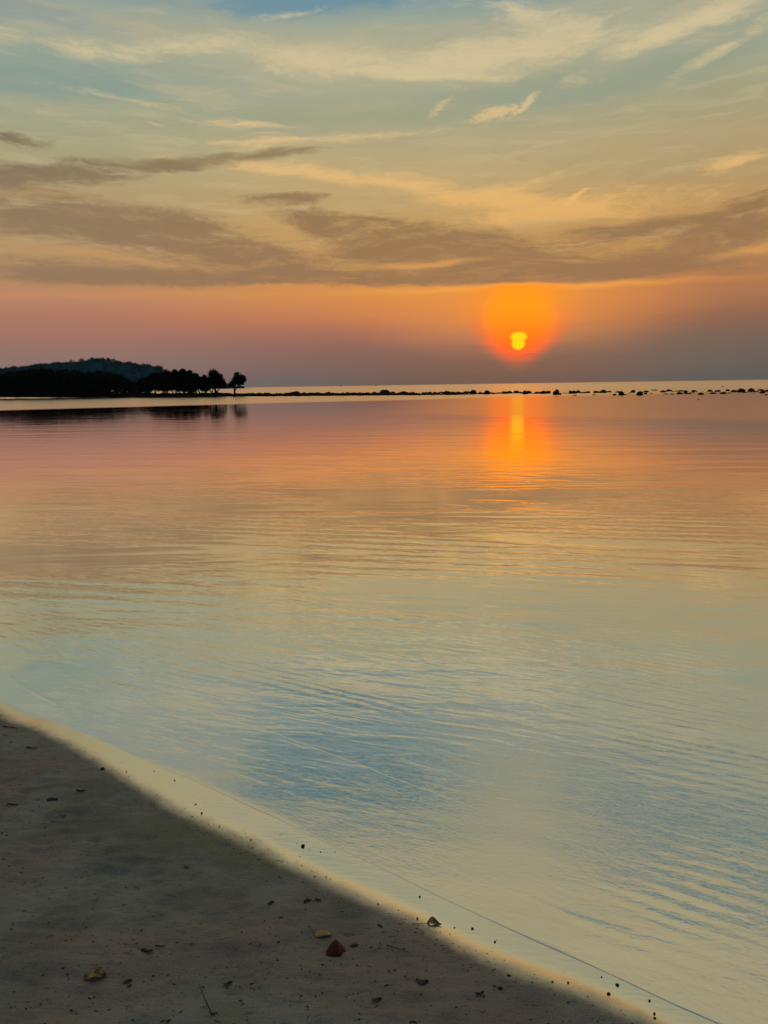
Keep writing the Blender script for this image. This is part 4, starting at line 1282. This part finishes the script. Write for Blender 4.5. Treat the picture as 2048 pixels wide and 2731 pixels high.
for i, (px, py, w) in enumerate(PEB):
    p = on_sand(px, py)
    k = (p - Vector((0, 0, CAMZ))).length / FPX
    o = new_obj('pebble', PM[i % 6])
    r = w * k / 2 * 0.8
    o.location = (p.x, p.y, p.z + r * 0.05)
    o.scale = (r, r * 0.9, r * 1.1)
    o.rotation_euler = (0, 0, rnd.uniform(0, 6))
    if px in SPECIAL:
        lab = SPECIAL[px]
        pname = {273: 'largest pebble', 808: 'blocky pebble', 1646: 'round big pebble', 1623: 'rough big pebble', 1334: 'shaded rough pebble', 1746: 'last pebble'}[px]
        pc_ = 0
    else:
        pc_ += 1
        lab = f"small dark pebble on wet sand, {ordw(pc_)} past the {pname}"
    tag(o, lab, 'pebble', 'dark pebbles on the wet sand')

# crumbs and slivers past counting
def debris():
    rgd = np.random.default_rng(12)
    V, F = [], []
    n = 0
    tries = 0
    while n < 5200 and tries < 160000:
        tries += 1
        x = rgd.uniform(-3.2, 2.0); y = rgd.uniform(1.3, 5.2)
        tide = rgd.random() < 0.5
        if tide:
            if not (0.01 < SDF(x, y) - float(swash(x)) < 0.13): continue
        if not tide and vnoise(np.array([x * 1.7]), np.array([y * 2.3]))[0] + 0.5 < rgd.random() * 0.9:
            continue
        s = SDF(x, y)
        if s < 0.10: continue
        if s < 0.2 and not tide and rgd.random() > 0.2: continue
        wl_ = abs(rgd.normal(0.0, 0.0016)) + 0.0010
        if s < 0.24 or tide: wl_ = min(wl_, 0.0022)
        ln = wl_ * rgd.uniform(0.5, 2.4)
        z = sand_z(x, y) + 0.0004
        an = rgd.normal(0, 0.5)
        ca, sa = math.cos(an), math.sin(an)
        th = min(0.003, wl_ * 0.6)
        pts = [(-ln, 0, 0), (0, -wl_ * .6, 0.0), (ln, 0, 0), (0, wl_ * .6, 0), (-ln * .2, 0, th), (ln * .35, 0, th * 0.8)]
        n0 = len(V)
        for (a, b_, c_) in pts:
            a += rgd.normal(0, wl_ * .15); b_ += rgd.normal(0, wl_ * .15)
            V.append((x + a * ca - b_ * sa, y + a * sa + b_ * ca, z + c_))
        for f in ((0, 1, 4), (1, 5, 4), (1, 2, 5), (2, 3, 5), (3, 4, 5), (3, 0, 4)):
            F.append(tuple(n0 + q for q in f))
        n += 1
    me = mesh_np('sand_debris', V, F, smooth=False)
    tag(new_obj('sand_debris', me, m_twig), 'fine dark crumbs and slivers littering the shaded sand', 'debris', None, 'stuff')
_S = None
def SDF(x, y):
    global _S
    if _S is None:
        xs = np.arange(-3.4, 2.2, 0.04); ys = np.arange(1.0, 5.6, 0.04)
        xx, yy = np.meshgrid(xs, ys, indexing='ij')
        _S = (xs, ys, signed(np.stack([xx.ravel(), yy.ravel()], 1)).reshape(xx.shape))
    xs, ys, g_ = _S
    return g_[min(max(int((x - xs[0]) / 0.04), 0), len(xs) - 1), min(max(int((y - ys[0]) / 0.04), 0), len(ys) - 1)]
debris()

# ------------------------------------------------------------------ haze over the sea
USE_HAZE = True
if USE_HAZE:
    m_haze = bpy.data.materials.new('haze')
    m_haze.use_nodes = True
    nt = m_haze.node_tree; nt.nodes.clear()
    o_ = nt.nodes.new('ShaderNodeOutputMaterial')
    vol = nt.nodes.new('ShaderNodeVolumePrincipled')
    vol.inputs['Color'].default_value = (0.45, 0.75, 1.0, 1)
    vol.inputs['Density'].default_value = 0.00006
    vol.inputs['Anisotropy'].default_value = 0.0
    nt.links.new(vol.outputs[0], o_.inputs['Volume'])
    bm = bmesh.new(); bmesh.ops.create_cube(bm, size=1.0)
    for v in bm.verts:
        v.co = Vector((v.co.x * 12400, v.co.y * 12400, -3.6 if v.co.z < 0 else 62.0))
    me = bpy.data.meshes.new('haze'); bm.to_mesh(me); bm.free()
    tag(new_obj('haze', me, m_haze), 'thin evening haze over the bay', 'haze', None, 'stuff')
